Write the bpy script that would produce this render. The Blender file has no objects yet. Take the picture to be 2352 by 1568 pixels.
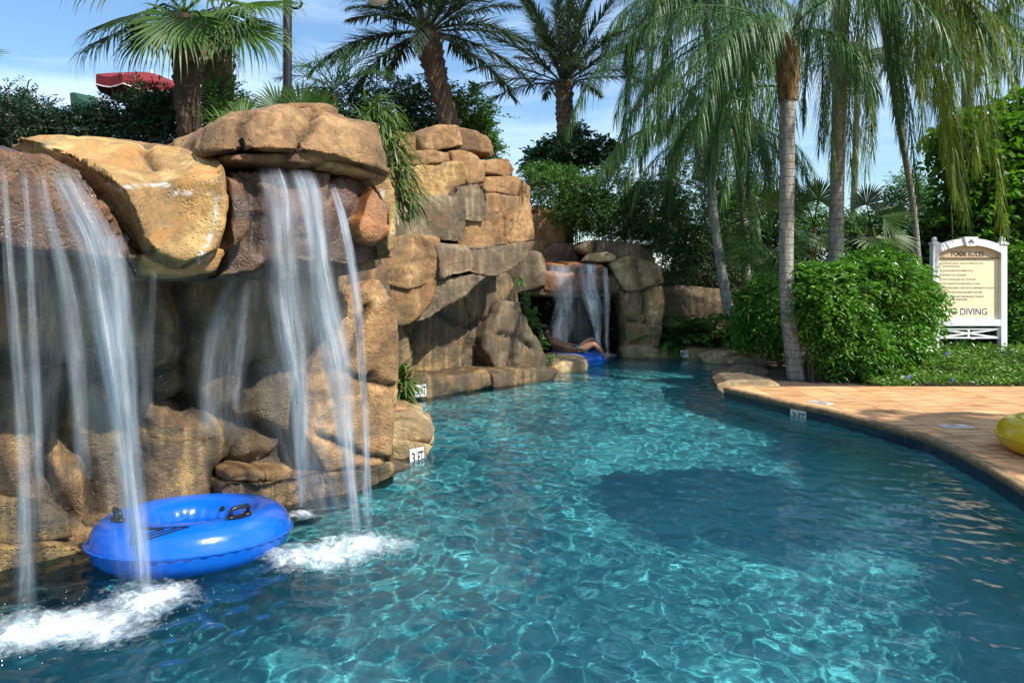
import bpy, bmesh, math, random
import numpy as np
from mathutils import Vector, Matrix
from mathutils import geometry as mgeo

sc = bpy.context.scene
COL = sc.collection
PI = math.pi
F = 1568.0            # focal length in pixels of a 2352 px wide picture
EYE = 1.5             # eye height above the water
rng = np.random.default_rng(7)

# ---------------------------------------------------------------- helpers
def P(px, py, d):
    return np.array([(px-1176)/F*d, d, EYE-(py-650)/F*d])
def G(px, py, z=0.0):
    return P(px, py, (EYE-z)*F/(py-650))

def tag(o, label=None, cat=None, group=None, kind=None):
    if label: o['label'] = label
    if cat: o['category'] = cat
    if group: o['group'] = group
    if kind: o['kind'] = kind
    return o
def empty(name, loc, label=None, cat=None, group=None):
    o = bpy.data.objects.new(name, None); COL.objects.link(o); o.location = tuple(loc)
    o.empty_display_size = .1
    return tag(o, label, cat, group)
def link(name, me, mat=None, parent=None, smooth=False):
    if mat is not None:
        me.materials.clear(); me.materials.append(mat)
    me.shade_smooth() if smooth else me.shade_flat()
    o = bpy.data.objects.new(name, me); COL.objects.link(o)
    if parent is not None:
        o.parent = parent
        o.location = tuple(-np.array(parent.location))   # geometry is given in world coordinates
    return o
def mk(name, v, f, attrs=None):
    """mesh from numpy: v (N,3), f (M,k) or list of such arrays"""
    me = bpy.data.meshes.new(name)
    v = np.asarray(v, np.float32)
    fl = [np.asarray(a, np.int32) for a in (f if isinstance(f, list) else [f])]
    fl = [a for a in fl if len(a)]
    me.vertices.add(len(v)); me.vertices.foreach_set('co', v.ravel())
    nl = sum(a.size for a in fl); npoly = sum(len(a) for a in fl)
    me.loops.add(nl); me.loops.foreach_set('vertex_index', np.concatenate([a.ravel() for a in fl]))
    me.polygons.add(npoly)
    tot = np.concatenate([np.full(len(a), a.shape[1], np.int32) for a in fl])
    st = np.concatenate([[0], np.cumsum(tot)[:-1]]).astype(np.int32)
    me.polygons.foreach_set('loop_start', st)
    try: me.polygons.foreach_set('loop_total', tot)
    except Exception: pass
    if attrs:
        for k, a in attrs.items():
            at = me.attributes.new(k, 'FLOAT', 'POINT'); at.data.foreach_set('value', np.asarray(a, np.float32))
    me.update(calc_edges=True); me.validate()
    return me
class MB:
    """collects quads (and triangles written as quads with a repeated last corner avoided) into one mesh"""
    def __init__(s): s.v = []; s.q = []; s.t = []; s.a = []; s.n = 0
    def add(s, v, q=None, t=None, a=None):
        v = np.asarray(v, float).reshape(-1, 3)
        if q is not None and len(q): s.q.append(np.asarray(q)+s.n)
        if t is not None and len(t): s.t.append(np.asarray(t)+s.n)
        s.v.append(v); s.n += len(v)
        s.a.append(np.full(len(v), .5) if a is None else np.broadcast_to(a, (len(v),)))
    def mesh(s, name):
        f = []
        if s.q: f.append(np.concatenate(s.q))
        if s.t: f.append(np.concatenate(s.t))
        return mk(name, np.concatenate(s.v), f, {'var': np.concatenate(s.a)})
    def build(s, name, mat, parent=None, smooth=False):
        return link(name, s.mesh(name), mat, parent, smooth)
    def box(s, c, size, rz=0, R=None):
        c = np.asarray(c, float); h = np.asarray(size, float)/2
        v = np.array([[x, y, z] for x in (-1, 1) for y in (-1, 1) for z in (-1, 1)])*h
        if R is None:
            ca, sa = math.cos(rz), math.sin(rz); R = np.array([[ca, -sa, 0], [sa, ca, 0], [0, 0, 1]])
        s.add(v@R.T+c, [(0, 1, 3, 2), (4, 6, 7, 5), (0, 4, 5, 1), (2, 3, 7, 6), (0, 2, 6, 4), (1, 5, 7, 3)])
    def tube(s, path, rad, n=8, cap=True, var=None, squash=None):
        path = np.asarray(path, float); m = len(path); rad = np.broadcast_to(rad, (m,))
        T = np.gradient(path, axis=0); T /= np.linalg.norm(T, axis=1)[:, None]+1e-9
        up = np.array([0, 0, 1.]) if abs(T[:, 2]).mean() < .8 else np.array([0, 1., 0])
        A = np.cross(T, up); A /= np.linalg.norm(A, axis=1)[:, None]+1e-9
        B = np.cross(A, T)
        th = np.linspace(0, 2*PI, n, endpoint=False)
        v = path[:, None]+rad[:, None, None]*(np.cos(th)[None, :, None]*A[:, None]+np.sin(th)[None, :, None]*B[:, None])
        i = np.arange(m-1)[:, None]*n; j = np.arange(n)[None]; k = (j+1) % n
        q = np.stack([i+j, i+k, i+n+k, i+n+j], -1).reshape(-1, 4)
        v = v.reshape(-1, 3); t = None
        if cap:
            v = np.concatenate([v, path[:1], path[-1:]]); a, b = m*n, m*n+1
            jj = np.arange(n); kk = (jj+1) % n
            t = np.concatenate([np.stack([np.full(n, a), kk, jj], 1), np.stack([np.full(n, b), (m-1)*n+jj, (m-1)*n+kk], 1)])
        s.add(v, q, t, var)

def sstep(x, a, b):
    t = np.clip((x-a)/(b-a), 0, 1); return t*t*(3-2*t)
def _h(i, j, k, s):
    h = (i*374761393+j*668265263+k*2147483647+s*974634777) & 0xffffffff
    h = ((h ^ (h >> 13))*1274126177) & 0xffffffff
    h = ((h ^ (h >> 16))*2246822519) & 0xffffffff
    return (h ^ (h >> 15)) & 0xffffffff
def noise3(p, s=0):
    p = np.asarray(p, float); i = np.floor(p).astype(np.int64); f = p-i; u = f*f*f*(f*(f*6-15)+10)
    r = 0
    for a in (0, 1):
        for b in (0, 1):
            for c in (0, 1):
                h = _h(i[:, 0]+a, i[:, 1]+b, i[:, 2]+c, s)
                g = np.stack([(h & 1023)/511.5-1, ((h >> 10) & 1023)/511.5-1, ((h >> 20) & 1023)/511.5-1], 1)
                w = (u[:, 0] if a else 1-u[:, 0])*(u[:, 1] if b else 1-u[:, 1])*(u[:, 2] if c else 1-u[:, 2])
                r = r+w*((f-np.array([a, b, c]))*g).sum(1)
    return r
def fbm(p, o=4, s=0, g=.5):
    r = 0; a = 1
    for k in range(o):
        r = r+a*noise3(p*2**k, s+k); a *= g
    return r
def worley(p, s=0):
    """F1, F2, id hash and offset to the nearest seed"""
    i = np.floor(p).astype(np.int64); n = len(p)
    f1 = np.full(n, 9.); f2 = np.full(n, 9.); hid = np.zeros(n, np.int64); off = np.zeros((n, 3))
    for a in (-1, 0, 1):
        for b in (-1, 0, 1):
            for c in (-1, 0, 1):
                q = i+np.array([a, b, c]); h = _h(q[:, 0], q[:, 1], q[:, 2], s)
                o = q+np.stack([(h & 1023)/1023, ((h >> 10) & 1023)/1023, ((h >> 20) & 1023)/1023], 1)*.9+.05
                dv = p-o; d = np.sqrt((dv**2).sum(1))
                m = d < f1
                f2 = np.where(m, f1, np.minimum(f2, d)); f1 = np.where(m, d, f1)
                hid = np.where(m, h, hid); off = np.where(m[:, None], dv, off)
    return f1, f2, hid, off

# ---------------------------------------------------------------- materials
class N:
    def __init__(s, name):
        s.m = bpy.data.materials.new(name); s.m.use_nodes = True
        s.t = s.m.node_tree; s.t.nodes.clear()
        s.out = s.n('OutputMaterial')
    def n(s, typ, **kw):
        x = s.t.nodes.new('ShaderNode'+typ)
        for k, v in kw.items():
            if k.startswith('i_'):
                key = k[2:]
                x.inputs[int(key) if key.isdigit() else key.replace('_', ' ')].default_value = v
            else: setattr(x, k, v)
        return x
    def l(s, a, b): s.t.links.new(a, b)
    def noise(s, vec, scale, detail=4, rough=.55, dist=0):
        x = s.n('TexNoise', i_Scale=scale, i_Detail=detail, i_Roughness=rough, i_Distortion=dist); s.l(vec, x.inputs['Vector']); return x.outputs[0]
    def ramp(s, fac, stops, interp='LINEAR'):
        x = s.n('ValToRGB'); x.color_ramp.interpolation = interp
        e = x.color_ramp.elements
        while len(e) < len(stops): e.new(.5)
        for el, (p, c) in zip(e, stops):
            el.position = p; el.color = (c if hasattr(c, '__len__') else (c, c, c))+((1,) if not hasattr(c, '__len__') or len(c) == 3 else ())
        s.l(fac, x.inputs[0]); return x.outputs[0]
    def mix(s, fac, a, b, mode='MIX'):
        x = s.n('MixRGB', blend_type=mode)
        for k, val in ((0, fac), (1, a), (2, b)):
            if hasattr(val, 'is_output'): s.l(val, x.inputs[k])
            elif k == 0: x.inputs[0].default_value = val
            else: x.inputs[k].default_value = tuple(val)+(1,)
        return x.outputs[0]
    def math(s, op, a, b=0.0, clamp=False):
        x = s.n('Math', operation=op, use_clamp=clamp)
        for k, val in ((0, a), (1, b)):
            if hasattr(val, 'is_output'): s.l(val, x.inputs[k])
            else: x.inputs[k].default_value = val
        return x.outputs[0]
    def bump(s, h, strength=.3, dist=.02, normal=None):
        x = s.n('Bump', i_Strength=strength, i_Distance=dist); s.l(h, x.inputs['Height'])
        if normal is not None: s.l(normal, x.inputs['Normal'])
        return x.outputs[0]
    def geo(s): return s.n('NewGeometry').outputs['Position']
    def attr(s, nm): return s.n('Attribute', attribute_name=nm).outputs['Fac']
    def pr(s, col, rough=.6, normal=None, **kw):
        b = s.n('BsdfPrincipled')
        for k, val in dict({'Base Color': col, 'Roughness': rough}, **kw).items():
            k = k.replace('_', ' ')
            if hasattr(val, 'is_output'): s.l(val, b.inputs[k])
            else: b.inputs[k].default_value = tuple(val)+(1,) if hasattr(val, '__len__') and len(val) == 3 else val
        if normal is not None: s.l(normal, b.inputs['Normal'])
        return b.outputs[0]
    def done(s, sh): s.l(sh, s.out.inputs[0]); return s.m

def rock_mat(name, light, mid, dark, wet=0.0, streak=0.0, rough=.85, bump=.5, scale=1.0):
    m = N(name); g = m.geo()
    oi = m.n('ObjectInfo').outputs['Random']
    mp = m.n('Mapping'); m.l(g, mp.inputs[0]); off = m.math('MULTIPLY', oi, 7.0)
    cx = m.n('CombineXYZ'); m.l(off, cx.inputs[0]); m.l(off, cx.inputs[1]); m.l(cx.outputs[0], mp.inputs['Location'])
    v = mp.outputs[0]
    n1 = m.noise(v, 2.4*scale, 8, .68, 1.0); n2 = m.noise(v, 11*scale, 6, .68, .4); n3 = m.noise(v, 55*scale, 5, .7)
    c = m.ramp(n1, [(.36, dark), (.48, mid), (.58, light)])
    c = m.mix(m.ramp(n2, [(.44, 0.0), (.58, .7)]), c, tuple(x*.62 for x in mid))
    c = m.mix(m.ramp(n3, [(.34, .5), (.45, 0.0)]), c, tuple(x*.45 for x in dark))
    big = m.noise(v, .75, 5, .65, .8)
    c = m.mix(m.ramp(big, [(.41, .9), (.51, 0.0)]), c, tuple(x*.42 for x in mid))
    c = m.mix(m.ramp(big, [(.54, 0.0), (.66, .45)]), c, tuple(min(.8, x*1.12) for x in light))
    sv = m.n('Mapping'); m.l(g, sv.inputs[0]); sv.inputs['Scale'].default_value = (5, 5, .55)
    c = m.mix(m.ramp(m.noise(sv.outputs[0], 1.2, 5, .65), [(.52, 0.0), (.68, .55)]), c, tuple(x*.5 for x in dark))
    # rust and lichen patches
    c = m.mix(m.ramp(m.noise(v, 1.7*scale, 4, .6, 1.5), [(.54, 0.0), (.66, .5)]), c, (.36*light[0]/.5, .16*light[0]/.5, .055))
    c = m.mix(m.ramp(m.noise(v, 4.3*scale, 5, .7, .5), [(.58, 0.0), (.68, .55)]), c, (.13, .115, .085))
    if streak:
        st = m.n('Mapping'); m.l(g, st.inputs[0]); st.inputs['Scale'].default_value = (7, 7, .7)
        s1 = m.noise(st.outputs[0], 1.3, 4, .6)
        c = m.mix(m.ramp(s1, [(.42, 0.0), (.6, streak)]), c, tuple(x*.33 for x in mid))
        c = m.mix(m.ramp(s1, [(.3, streak*.8), (.42, 0.0)]), c, light)
    ck = m.attr('crack')
    c = m.mix(ck, c, (.02, .015, .01))
    c = m.mix(m.attr('seam'), c, (.75, .74, .7))
    hv = m.n('HueSaturation'); m.l(c, hv.inputs['Color']); m.l(m.math('ADD', m.math('MULTIPLY', oi, .35), .82), hv.inputs['Value'])
    vo = m.n('TexVoronoi', i_Scale=42*scale); m.l(v, vo.inputs['Vector'])
    pit = m.ramp(vo.outputs[0], [(.12, 0.0), (.35, 1.0)])
    pm = m.math('MULTIPLY', m.ramp(n2, [(.45, 1.0), (.58, 0.0)]), m.ramp(m.noise(v, 1.3, 3, .6), [(.42, 0.0), (.58, 1.0)]))
    h = m.math('ADD', m.math('MULTIPLY', m.math('MULTIPLY', pit, pm), .35), m.math('ADD', m.math('MULTIPLY', n2, 1.4), m.math('MULTIPLY', n3, .4)))
    nm = m.bump(h, min(1, bump*1.5), .05)
    kw = {}
    if wet: kw = {'Coat Weight': wet, 'Coat Roughness': .12, 'Coat Normal': nm}
    b = m.n('BsdfPrincipled'); m.l(hv.outputs[0], b.inputs['Base Color'])
    r = m.ramp(n1, [(.35, max(.05, rough-.15)), (.65, rough)]); m.l(r, b.inputs['Roughness']); m.l(nm, b.inputs['Normal'])
    if wet:
        b.inputs['Coat Weight'].default_value = wet; b.inputs['Coat Roughness'].default_value = .1; m.l(nm, b.inputs['Coat Normal'])
    return m.done(b.outputs[0])

M = {}
M['gold'] = rock_mat('golden_rock', (.66, .45, .18), (.46, .275, .10), (.22, .135, .06))
M['tan'] = rock_mat('tan_rock', (.52, .31, .135), (.35, .195, .08), (.16, .10, .05))
M['pale'] = rock_mat('pale_rock', (.68, .52, .28), (.50, .35, .175), (.28, .19, .10))
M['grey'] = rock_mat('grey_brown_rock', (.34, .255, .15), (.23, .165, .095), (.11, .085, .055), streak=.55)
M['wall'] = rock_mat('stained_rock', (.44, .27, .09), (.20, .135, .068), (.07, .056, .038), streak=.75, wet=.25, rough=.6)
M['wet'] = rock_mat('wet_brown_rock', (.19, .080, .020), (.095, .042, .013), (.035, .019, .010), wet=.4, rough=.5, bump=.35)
M['dark'] = rock_mat('shade_dark_cave_rock', (.06, .045, .03), (.035, .027, .02), (.018, .014, .011), rough=.9)  # the cave's black shade is put into this rock colour
M['orange'] = rock_mat('wet_orange_rock', (.50, .20, .05), (.28, .10, .03), (.12, .05, .02), wet=.5, rough=.5, bump=.4)

# ---------------------------------------------------------------- rocks
def seg_dist(q, a, b):
    ab = b-a; t = np.clip(((q-a)@ab)/(ab@ab+1e-9), 0, 1); return np.linalg.norm(q-(a+t[:, None]*ab), axis=1)
class Plane:
    """a rock face in plan: the line y = c + k*x, pushed outwards by off"""
    def __init__(s, c, k):
        s.c, s.k = c, k; L = math.hypot(k, 1); s.L = L; s.n = np.array([k/L, -1/L, 0])
    def __call__(s, px, py, off=0.0):
        u = (px-1176)/F; return P(px, py, (s.c-off*s.L)/(1-s.k*u))
FA = Plane(5.146, .897)      # front of the near overhang
FB = Plane(10.37, .97)       # foot of the middle cliff
FC = Plane(13.9, 0.0)        # lip of the far grotto
def chisel(co, no, size, depth, r, vox):
    """knock flat facets of about `size` into the surface, in place"""
    K = int(1.5*len(co)*vox*vox/size**2)+3; used = np.zeros(len(co))
    for q in r.integers(0, len(co), K):
        p = co[q]; d2 = ((co-p)**2).sum(1); R = size*r.uniform(.55, 1.0)
        near = np.where((d2 < R*R) & (no@no[q] > .45))[0]
        if len(near) < 6: continue
        n = no[near].mean(0); n = n/(np.linalg.norm(n)+1e-9)+r.normal(0, .15, 3); n /= np.linalg.norm(n)
        h = (co[near]-p)@n; lim = h.max()-depth*r.uniform(.5, 1.4)
        t = np.minimum(np.clip(h-lim, 0, None), 1.5*depth-used[near]).clip(0)
        t *= 1-sstep(np.sqrt(d2[near])/R, .85, 1.0)
        co[near] -= n*t[:, None]; used[near] += t
def boulder(name, parent, mat, pts, back, face=None, off=0.0, bulge=.08, vox=.03, amp=1.0, cracks=(), seams=(), seed=0, smooth=2, crackw=.018, facet=.75, strata=0.0, inset=.88):
    """pts: (px,py[,extra off]) on the plane `face`, or 3-D points; back: how far the stone reaches back"""
    p3 = []
    for q in pts:
        if face is not None: p3.append(face(q[0], q[1], off+(q[2] if len(q) > 2 else 0)))
        else: p3.append(np.array(q, float))
    p3 = np.array(p3); c = p3.mean(0)
    nrm = face.n if face is not None else None
    if nrm is None:
        nrm = np.zeros(3)
        for i in range(len(p3)): nrm += np.cross(p3[i]-c, p3[(i+1) % len(p3)]-c)
        nrm /= np.linalg.norm(nrm)
        if nrm@(-c+np.array([0, 0, 1.5])) < 0: nrm = -nrm
    bv = -nrm*back if np.isscalar(back) else np.array(back, float)
    n = len(p3)
    rings = [c+(p3-c)*inset+nrm*bulge*.9, p3, c+(p3-c)*1.0+bv*.5, c+(p3-c)*.9+bv]
    v = np.concatenate(rings+[[c+nrm*bulge], [c+bv]])
    bm = bmesh.new(); vs = [bm.verts.new(x) for x in v]
    for r in range(3):
        for i in range(n):
            j = (i+1) % n; bm.faces.new((vs[r*n+i], vs[r*n+j], vs[r*n+n+j], vs[r*n+n+i]))
    for i in range(n):
        j = (i+1) % n; bm.faces.new((vs[4*n], vs[j], vs[i])); bm.faces.new((vs[4*n+1], vs[3*n+i], vs[3*n+j]))
    bmesh.ops.recalc_face_normals(bm, faces=bm.faces)
    me = bpy.data.meshes.new('tmp'); bm.to_mesh(me); bm.free()
    o = bpy.data.objects.new('tmp', me); COL.objects.link(o)
    rm = o.modifiers.new('r', 'REMESH'); rm.mode = 'VOXEL'; rm.voxel_size = vox
    sm = o.modifiers.new('s', 'SMOOTH'); sm.iterations = smooth; sm.factor = .5
    dg = bpy.context.evaluated_depsgraph_get()
    m2 = bpy.data.meshes.new_from_object(o.evaluated_get(dg))
    bpy.data.objects.remove(o); bpy.data.meshes.remove(me)
    k = len(m2.vertices); co = np.empty(k*3, np.float32); m2.vertices.foreach_get('co', co); co = co.reshape(-1, 3).astype(float)
    no = np.empty(k*3, np.float32); m2.vertices.foreach_get('normal', no); no = no.reshape(-1, 3).astype(float)
    warp = np.stack([noise3(co*2.1, 11+seed), noise3(co*2.1, 12+seed), noise3(co*2.1, 13+seed)], 1)
    f1, f2, hid, of = worley((co+warp*.12)/facet*np.array([1, 1, 1.25]), seed)
    rv = np.stack([(hid & 255)/127.5-1, ((hid >> 8) & 255)/127.5-1, ((hid >> 16) & 255)/127.5-1], 1)
    bord = np.abs(f2-f1)*facet
    rr = np.random.default_rng(seed+1000); fit = min(1.0, np.sort(np.ptp(co, axis=0))[0]/.55)**1.3
    chisel(co, no, facet, .05*amp*fit, rr, vox); chisel(co, no, facet*.42, .018*amp*fit, rr, vox)
    m2.vertices.foreach_set('co', co.astype(np.float32).ravel()); m2.update()
    no = np.empty(k*3, np.float32); m2.vertices.foreach_get('normal', no); no = no.reshape(-1, 3).astype(float)
    disp = np.zeros(k)
    zz = (co[:, 2]+.25*fbm(co*1.1, 2, 61))*(4.2 if vox < .03 else 3.0)
    disp += .016*((zz % 1)-.5)*sstep(noise3(co*np.array([1.3, 1.3, .8]), 95+seed), .0, .25)
    disp += .016*fbm(co*1.6, 3, 20+seed)+.007*fbm(co*8, 3, 30+seed)+.0035*noise3(co*30, 40+seed)
    rid = 1-np.abs(fbm(co*3.1, 2, 50+seed))*2
    disp -= .03*np.clip(rid-.86, 0, 1)*5*.4
    if strata:
        zz = co[:, 2]*9+1.6*fbm(co*1.3, 2, 60)
        disp += strata*(np.abs((zz % 1)-.5)*2-.5)
    disp *= amp*min(1.0, .4+vox/.02*.5)
    gate = sstep(noise3(co*1.1, 81+seed), -.02, .2)
    line = np.exp(-(bord/(.007+vox*.2))**2)*gate
    crack = line*.75; seam = np.zeros(k); disp -= line*.012*amp
    if len(cracks) or len(seams):
        q = np.stack([co[:, 0]/co[:, 1]*F+1176, 650-(co[:, 2]-EYE)/co[:, 1]*F], 1)
        wob = np.stack([noise3(co*7, 71), noise3(co*7, 72)], 1)*.05/co[:, 1:2]*F+np.stack([noise3(co*19, 73), noise3(co*19, 74)], 1)*.02/co[:, 1:2]*F
        mpp = co[:, 1]/F
        front = sstep(-(no*(co-np.array([0, 0, 1.5]))/np.linalg.norm(co-np.array([0, 0, 1.5]), axis=1)[:, None]).sum(1), -.1, .15)
        for lines, arr, isc in ((cracks, crack, 1), (seams, seam, 0)):
            for ln in lines:
                ln = np.array(ln, float); dm = np.full(k, 1e9)
                for a, b in zip(ln[:-1], ln[1:]): dm = np.minimum(dm, seg_dist(q+wob, a, b))
                dm = dm*mpp
                if isc:
                    w = crackw*(1+.6*noise3(co*5, 75)); g = np.exp(-(dm/(w*1.6))**2)*front
                    disp -= g*crackw*3.2; arr[:] = np.maximum(arr, np.exp(-(dm/(w*.9))**2)*front*.9)
                else:
                    arr[:] = np.maximum(arr, np.exp(-(dm/.005)**2)*front*np.clip(.7+noise3(co*20, 76), 0, 1))
    co = co+no*disp[:, None]
    m2.vertices.foreach_set('co', co.astype(np.float32).ravel())
    for nm, a in (('crack', crack), ('seam', seam)):
        at = m2.attributes.new(nm, 'FLOAT', 'POINT'); at.data.foreach_set('value', a.astype(np.float32))
    m2.name = name; m2.update()
    return link(name, m2, M[mat], parent, smooth=True)
# ---------------------------------------------------------------- the pool in plan
DECK_PX = [(1664, 889), (1735, 905), (1806, 922), (1900, 940), (1992, 963), (2070, 984), (2137, 1004), (2240, 1052), (2352, 1117)]
deck_edge = [G(x, y, .13)[:2] for x, y in DECK_PX]+[np.array(q) for q in ((3.2, 3.75), (2.75, 2.7), (2.3, 1.4), (2.1, 0), (2.1, -3))]
# smooth the edge
def smooth_poly(pts, n=8):
    pts = [np.array(p, float) for p in pts]; out = []
    for i in range(len(pts)-1):
        p0 = pts[max(i-1, 0)]; p1 = pts[i]; p2 = pts[i+1]; p3 = pts[min(i+2, len(pts)-1)]
        for t in np.linspace(0, 1, n, endpoint=False):
            out.append(.5*((2*p1)+(p2-p0)*t+(2*p0-5*p1+4*p2-p3)*t*t+(3*p1-p0-3*p2+p3)*t**3))
    out.append(pts[-1]); return np.array(out)
deck_edge = smooth_poly(deck_edge, 6)
POOL = np.array([(-6.5, -3), (-6.5, .6), (-4.6, 2.4), (-2.5, 4.75), (-1.4, 5.5), (-1.15, 6.9), (-1.9, 7.7), (-2.0, 8.9), (-1.0, 10.2), (.5, 11.6), (.35, 13), (.3, 16.6), (2.6, 16.6), (2.7, 14.4), (3.5, 14.1), (4.1, 13.4), (4.25, 12.5), (3.95, 11.5), (3.4, 10.6), (3.05, 9.6)]+[tuple(q) for q in deck_edge])
def inside(x, y, poly):
    r = np.zeros(len(x), bool); j = len(poly)-1
    for i in range(len(poly)):
        xi, yi = poly[i]; xj, yj = poly[j]
        c = ((yi > y) != (yj > y)) & (x < (xj-xi)*(y-yi)/(yj-yi+1e-12)+xi); r ^= c; j = i
    return r
def sdist(x, y, poly):
    d = np.full(len(x), 1e9); q = np.stack([x, y], 1)
    for i in range(len(poly)): d = np.minimum(d, seg_dist(q, np.array(poly[i], float), np.array(poly[(i+1) % len(poly)], float)))
    return np.where(inside(x, y, poly), -d, d)
def terrain(x, y):
    x = np.atleast_1d(np.asarray(x, float)); y = np.atleast_1d(np.asarray(y, float))
    d = sdist(x, y, POOL)
    m = np.clip(np.maximum((1.3-x)/1.5, (y-15.2)/1.5), 0, 1)*sstep(y, -1.5, 1.5)
    far = 1-sstep(np.hypot(x, y-6), 22, 40)
    z = .06+m*far*1.75*sstep(d, .75, 2.1)+.03*noise3(np.stack([x, y, x*0], 1)*.8, 5)*sstep(d, .5, 2)
    z += .18*(1-m)*sstep(y, 9.6, 13)*sstep(d, .6, 2.2)*far
    z = np.where(d < .3, np.minimum(z, .06)+(-1.3-.06)*sstep(-d, -.3, -.18), z)
    return z
def tz(x, y): return float(terrain(x, y)[0])
def axis(lo, hi, fine, step, far):
    a = list(np.arange(lo, hi+1e-6, fine)); s = step; b = [hi]
    while b[-1] < far: b.append(b[-1]+s); s *= 1.35
    c = [lo]; s = step
    while c[-1] > -far: c.append(c[-1]-s); s *= 1.35
    return np.array(sorted(set(c[1:]+a+b[1:])))
ax = axis(-9, 12, .16, .3, 600); ay = axis(-4, 20, .16, .3, 600)
X, Y = np.meshgrid(ax, ay); X = X.ravel(); Y = Y.ravel()
nx, ny = len(ax), len(ay)
jj, ii = np.meshgrid(np.arange(ny-1), np.arange(nx-1), indexing='ij'); b0 = (jj*nx+ii).ravel()
gq = np.stack([b0, b0+1, b0+nx+1, b0+nx], 1)
m = N('soil_and_mulch'); g = m.geo()
c = m.ramp(m.noise(g, 22, 6, .7), [(.35, (.03, .02, .012)), (.55, (.075, .048, .028)), (.7, (.13, .085, .05))])
vo = m.n('TexVoronoi', i_Scale=38.0); m.l(g, vo.inputs['Vector'])
c = m.mix(m.ramp(vo.outputs['Distance'], [(.1, .5), (.3, 0.0)]), c, (.16, .10, .06))
M['soil'] = m.done(m.pr(c, .95, m.bump(vo.outputs['Distance'], .8, .03)))
ground = link('ground', mk('ground', np.stack([X, Y, terrain(X, Y)], 1), gq), M['soil'], smooth=True)
tag(ground, 'dark garden soil under the plants round the pool', None, kind='structure')

# basin: floor and walls
m = N('pool_plaster'); g = m.geo()
c = m.ramp(m.noise(g, 1.6, 5, .6), [(.35, (.055, .315, .36)), (.65, (.09, .43, .47))])
c = m.mix(m.ramp(m.noise(g, 9, 4, .6), [(.45, 0.0), (.7, .45)]), c, (.035, .21, .25))
M['plaster'] = m.done(m.pr(c, .7))
DEPTH = -.92
pts = [Vector((q[0], q[1])) for q in POOL]
tri = mgeo.tessellate_polygon([[Vector((q[0], q[1], 0)) for q in POOL]])
n = len(POOL); v = np.concatenate([np.c_[POOL, np.full(n, DEPTH)], np.c_[POOL, np.full(n, .05)]])
q = np.array([(i, (i+1) % n, n+(i+1) % n, n+i) for i in range(n)])
pool = link('pool_basin', mk('pool_basin', v, [q, np.array([t for t in tri])]), M['plaster'])
pool.cycles.is_caustics_receiver = True
tag(pool, 'blue green plaster floor and walls of the winding pool', None, kind='structure')

# water surface with real waves
def yrows():
    y = [-1.0, .2, 1.2, 1.9]
    while y[-1] < 16.7: y.append(y[-1]+max(.0145, .0048*y[-1]))
    return np.array(y)
wx = np.arange(-4.4, 4.6, .0165); wy = yrows()
X, Y = np.meshgrid(wx, wy); X = X.ravel(); Y = Y.ravel(); Z = np.zeros_like(X)
r2 = np.random.default_rng(3)
env = 1+.95*noise3(np.stack([X*.7, Y*.7, X*0], 1), 3)
warpx = X+.10*noise3(np.stack([X*1.5, Y*1.5, X*0], 1), 1); warpy = Y+.10*noise3(np.stack([X*1.5, Y*1.5, X*0], 1), 2)
for k in range(80):
    lam = math.exp(r2.uniform(math.log(.07), math.log(.34))); a = r2.normal(1.35, .85)
    qq = 2*PI/lam; ph = r2.uniform(0, 6.28)
    Z += .00165*lam**.95*1.0*np.sin(qq*(math.cos(a)*warpx+math.sin(a)*warpy)+ph)
Z *= env
SPL = [(G(330, 1390)[:2], .30), (G(800, 1268)[:2], .30), (G(60, 1460)[:2], .26), (G(1350, 815)[:2], .35)]
for (cx, cy), rr in SPL:
    d = np.hypot(X-cx, Y-cy)
    Z += .005*np.exp(-d/.55)*np.sin(d*42+2*noise3(np.stack([X*3, Y*3, X*0], 1), 8))*(1-np.exp(-(d/.1)**2))
    Z += .010*np.exp(-(d/(rr*1.2))**2)*fbm(np.stack([X*9, Y*9, X*0], 1), 3, 9)
nx, ny = len(wx), len(wy)
jj, ii = np.meshgrid(np.arange(ny-1), np.arange(nx-1), indexing='ij'); b0 = (jj*nx+ii).ravel()
m = N('pool_water')
g = m.geo(); mp = m.n('Mapping'); m.l(g, mp.inputs[0]); mp.inputs['Scale'].default_value = (1, 1.7, 1)
h = m.math('ADD', m.noise(mp.outputs[0], 11, 3, .55, .6), m.math('MULTIPLY', m.noise(mp.outputs[0], 30, 2, .5, .3), .25))
b = m.n('BsdfPrincipled'); m.l(m.bump(h, .12, .012), b.inputs['Normal']); b.inputs['Base Color'].default_value = (.82, .97, .98, 1); b.inputs['Roughness'].default_value = 0
b.inputs['IOR'].default_value = 1.333; b.inputs['Transmission Weight'].default_value = 1
M['water'] = m.done(b.outputs[0])
water = link('water', mk('water', np.stack([X, Y, Z], 1), np.stack([b0, b0+1, b0+nx+1, b0+nx], 1)), M['water'], smooth=True)
water.cycles.is_caustics_caster = True
tag(water, 'rippled turquoise pool water with bright glints', None, kind='structure')

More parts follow.
